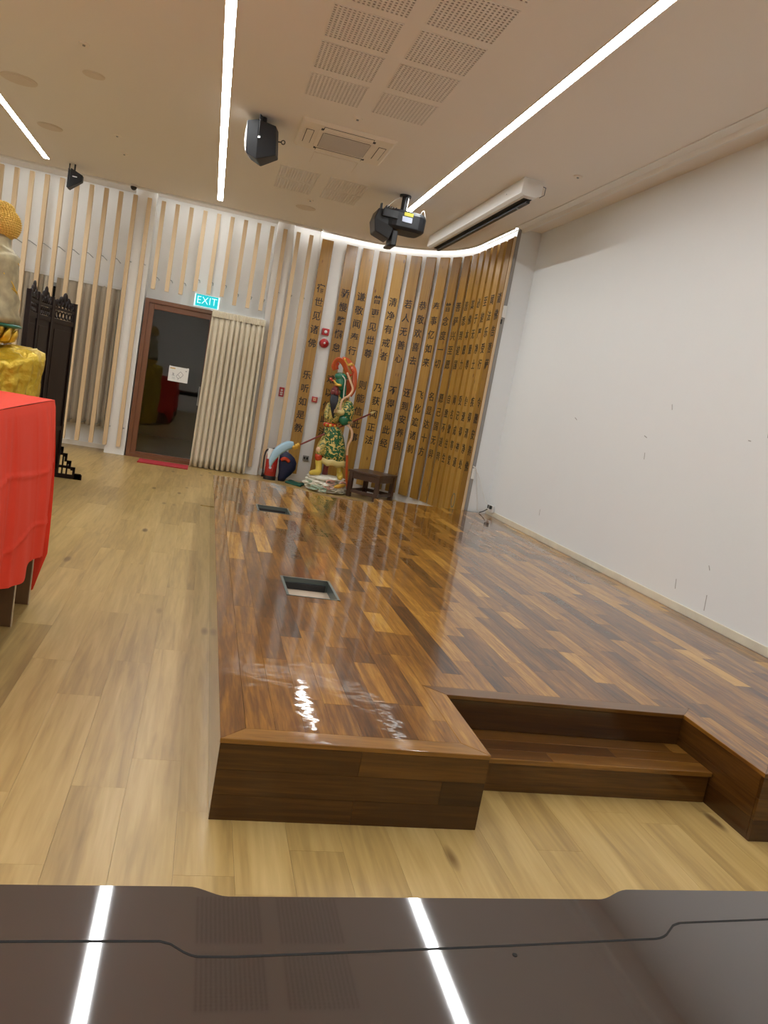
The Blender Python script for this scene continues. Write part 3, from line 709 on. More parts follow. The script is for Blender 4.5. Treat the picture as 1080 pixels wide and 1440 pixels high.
# small loudspeaker far left
s2 = tag(empty('loudspeaker', (-2.2, 11.95, CZ)), 'small black wedge loudspeaker hung in front of the slats, far left', 'loudspeaker')
b = MB().rings([[(-.045, -.09, -.34), (-.045, .09, -.34), (-.03, .09, -.07), (-.03, -.09, -.07)], [(.125, -.05, -.21), (.125, .05, -.21), (.125, .05, -.13), (.125, -.05, -.13)]])
b.build('cabinet', 'black2', s2, bevel=.006)
MB().box(-.062, -.085, -.33, -.046, .085, -.08).build('front_grille', 'black', s2, bevel=.004)
MB().box(.0, -.02, -.10, .016, .02, 0).box(-.07, -.01, -.20, -.055, .01, 0).build('mounting_bracket', 'black', s2, bevel=.002)
MB().box(.0, -.083, -.18, .06, -.078, -.168).build('badge', 'white_plastic', s2)
# dome camera
dc = tag(empty('dome_camera', (-1.45, 12.36, CZ)), 'tiny black dome camera above the slats beside the pilaster', 'security camera')
MB().cyl((0, 0, -.03), .05, .03, 20).build('base', 'white_plastic', dc)
MB().ell((0, 0, -.035), .045, .045, .045).build('dome', 'black', dc, smooth=True)
# projector
pj = tag(empty('projector', (1.93, 9.42, CZ)), 'black ceiling projector with yellow and pale blue labels and a folded mirror arm', 'projector')
def pout(z0, z1, k=1.0, dx=0): 
    pts = []
    for a in range(20):
        an = 2 * PI * a / 20; ex = .5
        cx = math.copysign(abs(math.cos(an)) ** ex, math.cos(an)); cy = math.copysign(abs(math.sin(an)) ** .6, math.sin(an))
        pts.append((.06 + dx + .245 * k * cx, .21 * k * cy))
    return [[(x, y, z0) for x, y in pts], [(x, y, z1) for x, y in pts]]
r1 = pout(-.43, -.40, .80)[0]; r2 = pout(-.40, 0, .97)[0]; r3 = pout(-.25, 0, 1.0)[0]; r4 = pout(-.21, 0, .9)[0]
MB().rings([r1, r2, r3, r4]).build('body', 'black2', pj, smooth=False, bevel=.006)
MB().cyl((.02, 0, -.22), .035, .22, 16).cyl((.02, 0, -.02), .07, .02, 20).build('ceiling_mount', 'black', pj)
MB().cyl((.05, -.03, -.2), .012, .18, 10).build('mount_rod', 'metal', pj)
b = MB(); b.rings([[(-.30, -.12, -.50), (-.12, -.12, -.56), (-.12, .16, -.56), (-.30, .16, -.50)], [(-.33, -.14, -.36), (-.08, -.14, -.42), (-.08, .18, -.42), (-.33, .18, -.36)], [(-.30, -.15, -.24), (-.05, -.15, -.24), (-.05, .19, -.24), (-.30, .19, -.24)]])
b.build('mirror_housing', 'black', pj, bevel=.012)
MB().box(-.09, -.13, -.62, -.02, .17, -.44).box(-.12, -.10, -.63, -.05, .14, -.60).build('mirror_arm', 'black', pj, bevel=.012)
MB().box(-.25, -.215, -.33, -.07, -.18, -.24).build('vent', 'black', pj, bevel=.004)
MB().box(.0, -.213, -.275, .11, -.203, -.235).build('yellow_label', 'yellow', pj)['label'] = 'yellow label'
MB().box(-.015, -.213, -.345, .105, -.203, -.285).build('blue_label', 'label_blue', pj)['label'] = 'pale blue label'
b = MB()
for k in range(5): b.box(-.20 + k * .03, -.05, -.205, -.185 + k * .03, .05, -.17)
b.box(-.26, -.03, -.22, -.24, .03, -.15); b.build('connector_block', 'black', pj, bevel=.003)
MB().tube(curve_pts([(.0, 0, -.02), (-.08, .02, -.06), (-.16, .0, -.15), (-.2, 0, -.2)], 10), .004, 6).tube(curve_pts([(.2, -.1, -.22), (.24, -.14, -.16), (.28, -.12, -.24)], 8), .006, 6).build('cable', 'white_plastic', pj)
pj.rotation_euler = (math.radians(0), math.radians(0), math.radians(0))

# ------------------------------------------------------------------ wall devices
ex = tag(empty('exit_sign', (-.205, 12.44, 2.545)), 'glowing teal EXIT sign above the glass door', 'exit sign')
MB().box(-.185, -.02, -.088, .185, .05, .088).build('housing', 'exit_white', ex, bevel=.006)
MB().box(-.168, -.0235, -.086, .168, -.0195, .086).build('sign_face', 'exit_teal', ex)
vv, ff = text_mesh('EXIT', .150, -.003)
MB().add([(x * 1.0, -.0245 - z, y * 1.05) for x, y, z in vv], ff).build('lettering', 'exit_white', ex)
MB().tube([(-.1, .05, 0), (-.1, .35, 0)], .008, 6).tube([(.1, .05, 0), (.1, .35, 0)], .008, 6).build('bracket', 'metal', ex)
# notice on the door
nt_ = tag(empty('notice', (-.478, 12.562, 1.375)), 'white landscape paper notice taped to the door glass', 'notice')
MB().box(-.15, 0, -.115, .15, .002, .115).build('sheet', 'paper', nt_)
b = MB()
def stroke(x0, z0, x1, z1, wd=.004):
    d = Vector((x1 - x0, 0, z1 - z0)); L = d.length; d.normalize(); b.obox(((x0 + x1) / 2, -.001, (z0 + z1) / 2), d, (0, 1, 0), (-d.z, 0, d.x), L / 2, .0006, wd / 2)
for q in (((-.01, .0), (.03, .05)), ((.03, .05), (.075, .005)), ((.075, .005), (.04, -.045)), ((.04, -.045), (-.01, .0)), ((-.03, -.03), (-.01, .0)), ((-.03, -.03), (.0, -.06)), ((.0, -.06), (.04, -.045)), ((.01, -.05), (.0, -.085)), ((-.09, .02), (-.07, -.02)), ((-.09, -.005), (-.06, .0)), ((-.1, -.02), (-.05, -.025)), ((-.075, .02), (-.075, -.02))):
    stroke(*q[0], *q[1])
for k in range(2): stroke(-.09, -.05 - k * .02, -.045, -.052 - k * .02, .003)
stroke(.10, .075, .12, .06); stroke(.10, .06, .12, .075)
b.build('drawing', 'grey_ink', nt_)
MB().box(-.135, -.0015, .078, -.055, 0, .092).build('heading_bar', 'st_gold', nt_)
tp = MB()
for sx in (-.145, .125):
    tp.box(sx, -.002, .10, sx + .02, .0, .12)
tp.build('tape', 'white_plastic', nt_)
# red devices
d = tag(empty('strobe_alarm', (1.685, 12.56, 2.455)), 'square red alarm beacon between the first two lettered boards', 'fire alarm')
MB().box(-.06, -.035, -.055, .06, .012, .055).build('housing', 'red_pl', d, bevel=.012); MB().ell((0, -.04, 0), .025, .015, .025).build('lens', 'white_plastic', d, smooth=True)
d = tag(empty('alarm_bell', (1.692, 12.56, 2.275)), 'round red alarm bell under the square beacon', 'fire alarm')
b = MB(); b.rings([[(r_ * math.cos(a), -yy, r_ * math.sin(a)) for a in [2 * PI * k / 28 for k in range(28)]] for r_, yy in ((.075, -.012), (.075, .02), (.06, .045), (.03, .06), (.01, .062))])
b.build('gong', 'red_pl', d, smooth=True); MB().ell((0, -.062, 0), .016, .01, .016).build('centre_cap', 'white_plastic', d, smooth=True)
d = tag(empty('call_point', (1.685, 12.56, 1.365)), 'small square red fire call point below the alarm bell', 'fire alarm')
MB().box(-.045, -.03, -.045, .045, .012, .045).build('housing', 'red_pl', d, bevel=.005); MB().box(-.024, -.033, -.024, .024, -.03, .024).build('glass_plate', 'st_pink', d)
MB().box(-.012, -.0345, -.004, .012, -.033, .004).build('mark', 'red_pl', d)
d = tag(empty('fire_sign', (1.145, 12.605, 1.39)), 'small upright red fire instruction sign between the slats', 'sign')
MB().box(-.04, -.004, -.075, .04, .012, .075).build('plate', 'red_pl', d); 
b = MB().cyl((0, -.0055, .03), .018, .002, 16, axis='y').box(-.02, -.0055, -.05, .02, -.0035, -.035).box(-.022, -.0055, -.015, .022, -.0035, 0).box(-.018, -.0055, -.028, .018, -.0035, -.022); b.build('symbol', 'paper', d)
d = tag(empty('wall_socket', (1.70, 12.56, .395)), 'grey wall socket plate low between the first two boards', 'socket')
MB().box(-.048, -.012, -.045, .048, .012, .045).build('plate', 'metal', d, bevel=.004)
b = MB()
for sx in (-.022, .022): b.box(sx - .014, -.0135, -.02, sx + .014, -.0115, .02)
b.build('socket_face', 'black2', d)
# right corner fittings
d = tag(empty('white_sensor', (3.523, 9.585, 2.92)), 'small white box high on the edge of the board wall', 'sensor')
MB().box(-.028, -.025, -.075, .022, 0, .075).build('housing', 'white_plastic', d, bevel=.006)
MB().box(-.03, -.02, -.16, -.015, 0, -.10).build('black_clip', 'black', d)
d = tag(empty('cable_box', (3.523, 9.585, .80)), 'small white junction box with hanging cable at the end of the board wall', 'junction box')
MB().box(-.02, -.02, -.07, .02, 0, .07).build('housing', 'white_plastic', d, bevel=.004)
d2 = MB().tube(curve_pts([(3.50, 9.575, .90), (3.55, 9.56, .86), (3.60, 9.57, .66), (3.66, 9.57, .42), (3.67, 9.56, .33)], 20), .007, 6).tube(curve_pts([(3.51, 9.575, .89), (3.60, 9.55, .78), (3.72, 9.50, .50), (3.77, 9.42, .42)], 20), .005, 6).build('white_cable', 'white_plastic', smooth=True)
tag(d2, 'two thin white cables drooping down the corner to the plug', 'cable')
d = tag(empty('plug_cluster', (3.78, 9.38, .41)), 'cluster of black and white plugs low on the white wall corner', 'plug')
MB().box(-.0, -.06, -.06, .028, .07, .03).build('socket_plate', 'white_plastic', d, bevel=.004)
for k in range(3): MB().box(-.03, -.05 + k * .038, -.015, .0, -.022 + k * .038, .03).build('plug', ['black', 'metal', 'black'][k], d, bevel=.004)
MB().tube([(-.02, .05, -.03), (-.06, .1, -.08), (-.09, .14, -.10)], .006, 6).build('plug_cable', 'black', d)
d = tag(empty('ring_pull', (3.478, 10.02, .36)), 'dark metal ring low on the lettered boards near the corner', 'ring')
MB().tube([(0, .07 * math.cos(a), .095 * math.sin(a)) for a in [2 * PI * k / 24 for k in range(25)]], .013, 8).build('ring', 'box_metal', d, smooth=True)
MB().box(0, -.02, .08, .025, .02, .11).build('hinge', 'box_metal', d)
# mat at the door
d = tag(MB().box(-.37, -.235, 0, .37, .235, .012).build('door_mat', 'red_mat', loc=(-.50, 12.13, 0), bevel=.004), 'thin red mat on the floor in front of the glass door', 'mat')
MB().box(-.37, -.235, .0, .37, -.215, .0135).box(-.37, .215, 0, .37, .235, .0135).build('hem', 'red_pl', d)

# ------------------------------------------------------------------ fire extinguisher, cloths
fe = tag(empty('fire_extinguisher', (1.13, 12.22, 0), rz=-.2), 'red fire extinguisher with paper tag standing by the first lettered board', 'fire extinguisher')
def lathe(prof, n=28, c=(0, 0)): return MB().rings([[(c[0] + r_ * math.cos(2 * PI * k / n), c[1] + r_ * math.sin(2 * PI * k / n), z) for k in range(n)] for r_, z in prof])
lathe([(.085, .05), (.095, .06), (.095, .36), (.088, .40), (.06, .43), (.03, .445), (.03, .46)]).build('cylinder', 'red_paint', fe, smooth=True)
lathe([(.10, 0), (.10, .06), (.096, .065), (.09, .065)]).build('base_ring', 'black', fe, smooth=False)
MB().cyl((0, 0, .455), .022, .035, 14).box(-.02, -.015, .48, .09, .015, .492).obox((.04, 0, .515), (1, 0, .35), (0, 1, 0), (-.35, 0, 1), .06, .013, .005).build('valve_and_handle', 'black', fe, bevel=.002)
MB().tube(curve_pts([(-.02, 0, .475), (-.10, -.01, .46), (-.125, -.02, .36), (-.12, -.03, .2), (-.115, -.03, .10)], 20), .012, 8).build('hose', 'black', fe, smooth=True)
MB().tube([(-.115, -.03, .14), (-.112, -.03, .03)], [.012, .022], 10).build('nozzle', 'black', fe, smooth=True)
def tagfn(u, v): return (-.07 + .10 * u, -.10 - .012 * math.sin(PI * u), lerp(.50, .33, v))
MB().grid(tagfn, 6, 6).build('paper_tag', 'paper', fe, solid=.002)
MB().box(-.045, -.099, .14, .05, -.090, .25).build('label_plate', 'red_pl', fe, bevel=.003)
MB().cyl((0, -.101, .20), .022, .004, 16, axis='y').build('label_seal', 'label_blue', fe)
nv = tag(empty('navy_bag', (1.36, 12.22, 0)), 'dark navy drooping cloth bag behind the fire extinguisher', 'bag')
b = MB(); R = []
for z, hw, dx in ((.0, .05, -.04), (.06, .07, -.03), (.13, .10, 0), (.22, .135, .02), (.32, .14, .02), (.40, .115, 0), (.46, .07, -.03), (.48, .03, -.04)):
    R.append([(dx + hw * math.cos(a) * (1 + .07 * math.sin(5 * a + z * 9)), .05 * math.sin(a) * (hw / .12), z) for a in [2 * PI * k / 20 for k in range(20)]])
b.rings(R).build('bag_body', 'navy', nv, smooth=True)
MB().tube(curve_pts([(-.09, -.05, .34), (-.05, -.07, .37), (.0, -.07, .36), (.03, -.06, .33)], 8), [.03] * 9, 8).build('red_knot', 'st_red', nv, smooth=True)
gmn = MB()
def gfn(u, v):
    x = lerp(1.42, 1.64, u); y = lerp(12.24, 11.98, u) + (v - .5) * .34 ; return (x + (v - .5) * .1, y, .012 + .01 * math.sin(9 * u) * math.sin(7 * v))
gmn.grid(gfn, 16, 8); o = gmn.build('green_cloth', 'green_mat', smooth=True, solid=.02)
tag(o, 'dark green cloth lying on the floor between extinguisher and statue', 'cloth')

# ------------------------------------------------------------------ stool
so = tag(empty('low_stool', (0, 0, 0)), 'low dark brown wooden bench standing right of the statue base', 'bench')
A, B_, D_ = Vector((2.272, 11.60)), Vector((2.685, 11.27)), None
ux = (B_ - A).normalized(); uy = Vector((-ux.y, ux.x)); LX_, LY_ = .53, .60
def SP(u, v, z): p = A + ux * u + uy * v; return (p.x, p.y, z)
def sbox(u0, v0, z0, u1, v1, z1): return MB().hexa([SP(u0, v0, z0), SP(u1, v0, z0), SP(u1, v1, z0), SP(u0, v1, z0)], [SP(u0, v0, z1), SP(u1, v0, z1), SP(u1, v1, z1), SP(u0, v1, z1)])
so.location = SP(LX_ / 2, LY_ / 2, 0); sv = Matrix.Translation(-Vector(so.location))
def sob(mb, nm, bv=.004):
    o = mb.build(nm, 'stool_wood', so, bevel=bv); o.matrix_parent_inverse = sv
for i in range(3): sob(sbox(-.015, -.015 + i * .212, .385, LX_ + .015, -.015 + (i + 1) * .212 - .003, .42), 'top_board')
lw = .065
for (u, v) in ((0, 0), (LX_ - lw, 0), (0, LY_ - lw), (LX_ - lw, LY_ - lw)): sob(sbox(u, v, 0, u + lw, v + lw, .385), 'leg')
for (u0, v0, u1, v1) in ((lw, .01, LX_ - lw, .04), (lw, LY_ - .04, LX_ - lw, LY_ - .01), (.01, lw, .04, LY_ - lw), (LX_ - .04, lw, LX_ - .01, LY_ - lw)):
    sob(sbox(u0, v0, .29, u1, v1, .384), 'apron'); sob(sbox(u0, v0, .07, u1, v1, .12), 'stretcher')

# ------------------------------------------------------------------ guardian statue
YS = 11.72
gs_ = tag(empty('temple_guardian_statue', (1.95, YS, 0)), 'painted temple guardian statue in green and gold robe on a white cloud base', 'statue')
gi = Matrix.Translation(-Vector(gs_.location))
def gp(mb, nm, m_, smooth=True, parent=None, **k):
    o = mb.build(nm, m_, parent or gs_, smooth=smooth, **k)
    o.matrix_parent_inverse = gi if not parent else parent.matrix_parent_inverse.copy()
    if parent: o.matrix_parent_inverse = Matrix.Identity(4)
    return o
rr = random.Random(11)
# cloud base : stacked lobes
b = MB()
for k in range(54):
    z = rr.uniform(.02, .235); a = rr.uniform(0, 2 * PI); rx = .27 * (1 - .15 * abs(z - .1) / .1)
    c = (1.955 + rx * math.cos(a), YS + .20 * math.sin(a), z)
    b.ell(c, rr.uniform(.06, .11), rr.uniform(.05, .08), rr.uniform(.022, .04), 12, 7)
b.ell((1.955, YS, .03), .30, .23, .035, 24, 6).ell((1.955, YS, .11), .29, .22, .09, 24, 8).ell((1.96, YS, .235), .30, .22, .03, 24, 6)
base = gp(b, 'cloud_base', 'st_cloud')
def swirl(cx, cz, r0, turns, ph, sgn=1, ydep=.235):
    pts = []
    for k in range(22):
        t = k / 21; a = ph + sgn * turns * 2 * PI * t; r_ = r0 * (1 - .8 * t); x = cx + r_ * math.cos(a) * 1.4; z = cz + r_ * math.sin(a) * .6
        q = (x - 1.955) / .31; y = YS - ydep * math.sqrt(max(.05, 1 - min(q * q, .95))) - .02
        pts.append((x, y, z))
    return pts
b = MB(); bg = MB(); bp_ = MB()
for (cx, cz, r0, tt, ph, w_) in ((1.72, .19, .06, 1.3, 0, 0), (1.85, .13, .07, 1.2, 2, 0), (2.0, .18, .07, 1.3, 1, 2), (2.15, .12, .07, 1.2, 3, 0), (1.75, .07, .06, 1.3, 4, 1), (1.9, .05, .06, 1.2, 1, 1), (2.05, .08, .06, 1.2, 5, 0), (2.2, .05, .05, 1.2, 2, 0), (1.8, .10, .05, 1.1, 3, 1), (1.98, .11, .06, 1.4, 3, 2), (2.18, .18, .05, 1.2, 0, 2), (1.68, .12, .05, 1.2, 1, 1)):
    (b, bg, bp_)[w_].tube(swirl(cx, cz, r0, tt, ph), [.014 * (1 - .5 * k / 21) for k in range(22)], 6)
gp(b, 'cloud_scroll', 'st_cloud')['kind'] = 'stuff'
gp(bg, 'green_scroll', 'st_cloudg')['kind'] = 'stuff'; gp(bp_, 'pink_scroll', 'st_cloudp')['kind'] = 'stuff'
gp(MB().tube(curve_pts([(2.05, YS - .24, .12), (2.14, YS - .24, .15), (2.24, YS - .18, .17)], 10), [.02, .025, .03, .035, .035, .035, .03, .03, .025, .02, .01], 8), 'golden_scroll', 'st_gold')
# boots and legs (one continuous lower body)
b = MB()
b.tube(curve_pts([(1.66, YS - .16, .265), (1.72, YS - .14, .285), (1.79, YS - .10, .30), (1.80, YS - .06, .36), (1.79, YS - .04, .44), (1.785, YS - .03, .50)], 18), [.025, .032, .038, .04, .042, .045, .05, .055, .055, .052, .05, .05, .05, .052, .055, .055, .055, .055, .055], 12)
gp(b, 'boot', 'st_yellow')
b = MB().tube(curve_pts([(2.13, YS - .20, .255), (2.14, YS - .13, .275), (2.14, YS - .06, .31), (2.13, YS - .03, .40), (2.12, YS, .5)], 14), [.025, .035, .042, .045, .048, .05, .05, .05, .05, .05, .05, .05, .05, .05, .05], 12)
gp(b, 'boot', 'st_yellow')
gp(MB().tube(curve_pts([(1.785, YS - .03, .48), (1.772, YS - .05, .53), (1.775, YS - .05, .58)], 6), [.05, .058, .06, .062, .06, .055, .05], 12), 'red_knee', 'st_red')
gp(MB().tube(curve_pts([(1.775, YS - .05, .56), (1.79, YS - .05, .66), (1.86, YS, .82)], 6), [.055, .066, .07, .075, .08, .08, .08], 12), 'thigh_armour', 'robe2')
gp(MB().tube([(1.92, YS + .02, .24), (1.92, YS + .02, .36), (1.93, YS + .02, .5)], [.05, .04, .05], 12), 'maroon_leg_cloth', 'st_face')
gp(MB().ell((1.765, YS - .09, .64), .06, .03, .05), 'cream_knee_flap', 'st_pink')
# skirt
def ell_ring(cx, cy, rx, ry, z, n=36, wob=0, k=6, ph=0, zw=0):
    return [(cx + rx * (1 + wob * math.sin(k * a + ph)) * math.cos(a), cy + ry * (1 + wob * math.sin(k * a + ph)) * math.sin(a), z + zw * math.cos(7 * a)) for a in [2 * PI * j / n for j in range(n)]]
R = [ell_ring(1.89, YS - .01, .105, .11, 1.03), ell_ring(1.93, YS - .01, .135, .13, .97), ell_ring(1.955, YS - .01, .16, .145, .88, wob=.02), ell_ring(1.985, YS - .01, .178, .155, .75, wob=.035), ell_ring(2.005, YS - .02, .185, .165, .62, wob=.05), ell_ring(2.015, YS - .02, .19, .17, .50, wob=.06, zw=.006)]
sk = gp(MB().rings(R), 'robe_skirt', 'robe')
R = [ell_ring(2.015, YS - .02, .193, .174, .52, wob=.06, zw=.01), ell_ring(2.018, YS - .02, .198, .178, .47, wob=.06, zw=.012), ell_ring(2.02, YS - .02, .195, .175, .425, wob=.06, zw=.016), ell_ring(2.02, YS - .02, .16, .14, .44, wob=.06, zw=.016)]
gp(MB().rings(R), 'scalloped_hem', 'cream_gold')
# belt, torso
gp(MB().rings([ell_ring(1.875, YS - .01, .10, .105, 1.0), ell_ring(1.875, YS - .01, .115, .12, 1.03), ell_ring(1.875, YS - .01, .10, .105, 1.065)]), 'red_belt', 'st_red')
gp(MB().ell((1.86, YS - .13, 1.03), .025, .015, .025).ell((1.80, YS - .11, 1.03), .018, .014, .02).ell((1.93, YS - .12, 1.03), .018, .014, .02), 'belt_studs', 'st_gold')
R = [ell_ring(1.875, YS, .095, .10, 1.06), ell_ring(1.90, YS, .12, .115, 1.15), ell_ring(1.93, YS + .0, .15, .12, 1.27), ell_ring(1.95, YS, .15, .115, 1.36), ell_ring(1.93, YS, .08, .08, 1.42), ell_ring(1.91, YS, .055, .06, 1.48)]
gp(MB().rings(R), 'torso_armour', 'robe2')
# big hanging sleeve on the right, arm with hand on the pole
def lump(p): return (p.x * (1 + .08 * math.sin(p.z * 40)), p.y, p.z)
gp(MB().ell((2.095, YS - .06, 1.26), .105, .095, .19, 20, 14, fn=lump), 'sleeve', 'robe')
gp(MB().ell((2.07, YS - .05, 1.16), .10, .10, .10, 18, 10), 'sleeve_cuff', 'st_green')
def hand(c, pole_dir, curl_side=-1, sc_=1.0):
    """palm beside the pole with four fingers and a thumb closed round it"""
    b = MB(); c = Vector(c); d = Vector(pole_dir).normalized(); f = Vector((0, -1, 0)); s_ = d.cross(f).normalized()
    b.ell(c - s_ * .022 * sc_, .024 * sc_, .018 * sc_, .026 * sc_, 10, 8)
    for k in range(4):
        o_ = c + d * (k - 1.5) * .014 * sc_; L = (.9, 1.0, .97, .8)[k] * sc_
        b.tube([o_ - s_ * .02 * L, o_ + f * .018 * L - s_ * .006 * L, o_ + f * .02 * L + s_ * .010 * L, o_ + f * .008 * L + s_ * .02 * L], [.0075, .0072, .0065, .005], 6)
    b.tube([c - s_ * .03 - d * .02, c - d * .032 + f * .014, c - d * .02 + f * .024 + s_ * .006], [.009, .008, .006], 6)
    return b
PA, PB = Vector((2.507, YS + .05, 1.324)), Vector((1.393, YS - .12, .631)); pd = (PB - PA).normalized()
hp_ = PA.lerp(PB, .29)
# left arm reaching to the beard
gp(MB().tube(curve_pts([(1.99, YS - .02, 1.34), (2.02, YS - .09, 1.27), (1.975, YS - .14, 1.24), (1.93, YS - .16, 1.26)], 12), [.05] * 4 + [.048, .045, .045, .042, .04, .036, .033, .032, .03], 12), 'raised_forearm', 'cream_gold')
b = MB()
b.ell((1.915, YS - .165, 1.262), .024, .014, .028, 10, 8)
for k in range(4): b.tube([(1.905, YS - .17, 1.28 - .013 * k), (1.885 - .003 * k, YS - .185, 1.282 - .014 * k), (1.872, YS - .175, 1.272 - .014 * k)], [.007, .0065, .005], 6)
b.tube([(1.915, YS - .165, 1.285), (1.90, YS - .185, 1.30), (1.885, YS - .185, 1.298)], [.008, .007, .005], 6)
gp(b, 'hand', 'st_skin')
gp(MB().tube(curve_pts([(1.83, YS, 1.34), (1.79, YS - .04, 1.22), (1.80, YS - .07, 1.12)], 8), [.055, .055, .052, .05, .046, .042, .04, .038, .035], 12), 'armoured_arm', 'robe2')
gp(MB().tube(curve_pts([(2.08, YS - .10, 1.16), (2.12, YS - .10, 1.13), (hp_.x, hp_.y - .03, hp_.z)], 6), [.035, .034, .032, .03, .028, .024, .02], 10), 'wrist', 'cream_gold')
gp(hand(hp_, pd), 'hand', 'st_skin')
# head, face, beard
def headfn(p):
    return (p.x * (1 - .15 * max(0, -p.z / .11)), p.y * (1 - .1 * max(0, -p.z / .11)), p.z)
b = MB().ell((1.86, YS - .04, 1.53), .068, .078, .105, 20, 14, fn=headfn)
b.tube([(1.845, YS - .115, 1.56), (1.84, YS - .135, 1.535), (1.842, YS - .125, 1.515)], [.006, .013, .012], 8)
b.ell((1.93, YS - .03, 1.53), .012, .02, .026)
hd_ = gp(b, 'face', 'st_face')
b = MB()
for ex_ in (-.028, .022): b.ell((1.848 + ex_, YS - .107, 1.552), .013, .006, .005)
gp(b, 'eyes', 'paper')
b = MB()
for ex_ in (-.03, .024): b.tube([(1.848 + ex_ - .016, YS - .108, 1.572), (1.848 + ex_, YS - .114, 1.582), (1.848 + ex_ + .016, YS - .108, 1.578)], .005, 6)
for ex_ in (-.028, .022): b.ell((1.847 + ex_, YS - .112, 1.552), .005, .003, .005)
b.tube([(1.825, YS - .112, 1.495), (1.845, YS - .118, 1.50), (1.865, YS - .112, 1.495)], .005, 6)
gp(b, 'brows', 'st_black')
b = MB()
for k in range(11):
    t = k / 10; x = lerp(1.81, 1.90, t)
    b.tube(curve_pts([(x, YS - .085 - .02 * math.sin(PI * t), 1.49), (x - .005, YS - .14, 1.40), (lerp(x, 1.85, .5), YS - .15, 1.28), (lerp(x, 1.885, .8), YS - .145, 1.14 + .03 * abs(t - .5))], 10), [.014, .018, .02, .02, .019, .017, .015, .012, .010, .007, .003], 6)
gp(b, 'beard', 'st_black')
b = MB().ell((1.93, YS - .01, 1.70), .085, .085, .13, 18, 12).ell((1.915, YS - .01, 1.78), .10, .085, .065, 18, 10)
b.tube(curve_pts([(1.955, YS + .02, 1.74), (1.985, YS, 1.62), (1.99, YS + .0, 1.48), (1.975, YS + .02, 1.38)], 10), [.04, .045, .048, .05, .05, .05, .05, .048, .045, .04, .03], 10, flat=.5)
gp(b, 'headscarf', 'st_green')
gp(MB().tube(curve_pts([(1.92, YS - .10, 1.80), (1.975, YS - .09, 1.74), (1.985, YS - .07, 1.60), (2.0, YS - .06, 1.46)], 12), .009, 6), 'pale_piping', 'st_cloud')
gp(MB().tube(curve_pts([(1.80, YS - .06, 1.71), (1.86, YS - .09, 1.66), (1.93, YS - .08, 1.66)], 8), .014, 8).ell((1.885, YS - .07, 1.645), .055, .05, .02), 'gold_headband', 'st_gold')
gp(MB().ell((1.76, YS - .06, 1.72), .026, .024, .022).ell((1.79, YS - .07, 1.70), .016, .014, .014), 'red_pompom', 'st_red')
# flying ribbons
def ribbon(pts, w0, m_, nm, edge=True, y=0):
    P_ = curve_pts([(x, YS + y + yy, z) for x, yy, z in pts], 30)
    r_ = [w0 * (1 - .35 * abs(k / 30 - .4)) for k in range(31)]
    gp(MB().tube(P_, r_, 8, flat=.28, up=(.6, .2, .7)), nm, m_)
ribbon([(1.80, -.02, 1.86), (1.775, -.05, 1.96), (1.83, -.05, 2.03), (1.92, -.02, 1.98), (1.99, 0, 1.88), (2.05, .02, 1.80)], .04, 'st_orange', 'flying_ribbon')
ribbon([(1.82, .0, 1.87), (1.80, .01, 1.93), (1.83, .02, 1.99)], .055, 'st_red', 'ribbon_lining')
ribbon([(1.90, .05, 2.05), (2.0, .06, 2.03), (2.10, .04, 1.92), (2.13, .02, 1.80), (2.14, .0, 1.64), (2.10, .0, 1.52)], .045, 'st_orange', 'flying_ribbon')
ribbon([(2.03, 0, 1.80), (2.09, -.04, 1.87), (2.05, -.05, 1.92)], .045, 'st_red', 'ribbon_lining')
ribbon([(2.05, .06, 1.76), (2.07, .07, 1.65), (2.06, .07, 1.52)], .08, 'st_orange', 'ribbon_fall')
ribbon([(1.99, -.06, 1.86), (2.06, -.07, 1.74), (2.115, -.08, 1.62), (2.07, -.10, 1.52), (1.99, -.12, 1.46), (1.965, -.13, 1.36), (1.98, -.13, 1.26)], .018, 'st_pink', 'pale_ribbon_edge')
ribbon([(1.93, .04, 2.06), (2.0, .04, 1.98), (2.06, .04, 2.0), (2.10, .05, 1.93)], .02, 'st_gold', 'gold_ribbon_edge')
ribbon([(2.10, -.06, 1.10), (2.20, -.07, 1.02), (2.225, -.08, .90), (2.19, -.08, .76), (2.20, -.08, .60)], .02, 'st_pink', 'trailing_ribbon')
ribbon([(2.20, -.08, .62), (2.225, -.08, .45), (2.25, -.08, .28), (2.29, -.1, .10)], .022, 'st_orange', 'trailing_ribbon')
# pole weapon held by the statue
pw = tag(empty('pole_weapon', tuple(PB)), 'long red pole weapon with pale blue crescent blade held by the statue', 'polearm')
pi_ = Matrix.Translation(-PB)
def pwp(mb, nm, m_, **k):
    o = mb.build(nm, m_, pw, smooth=True, **k); o.matrix_parent_inverse = pi_; return o
pwp(MB().tube([PA, PB], .0125, 10), 'pole', 'st_face')
pwp(MB().tube([PA - pd * .05, PA, PA + pd * .03], [.006, .02, .02], 10), 'butt_cap', 'cream_gold')
b = MB(); cN = PB + pd * .0
for k in range(5): b.ell(PB + pd * (.02 * k - .04) + Vector((0, 0, .008 * (-1) ** k)), .03, .026, .034 + .006 * (k % 2), 10, 8)
pwp(b, 'dragon_collar', 'st_gold')
cent = curve_pts([(1.36, PB.y - .005, .655), (1.25, PB.y - .02, .615), (1.14, PB.y - .03, .52), (1.07, PB.y - .04, .39), (1.055, PB.y - .04, .27)], 18)
hwid = [.045, .055, .062, .066, .068, .07, .07, .07, .068, .066, .063, .06, .055, .05, .045, .038, .03, .022, .012]
R = []
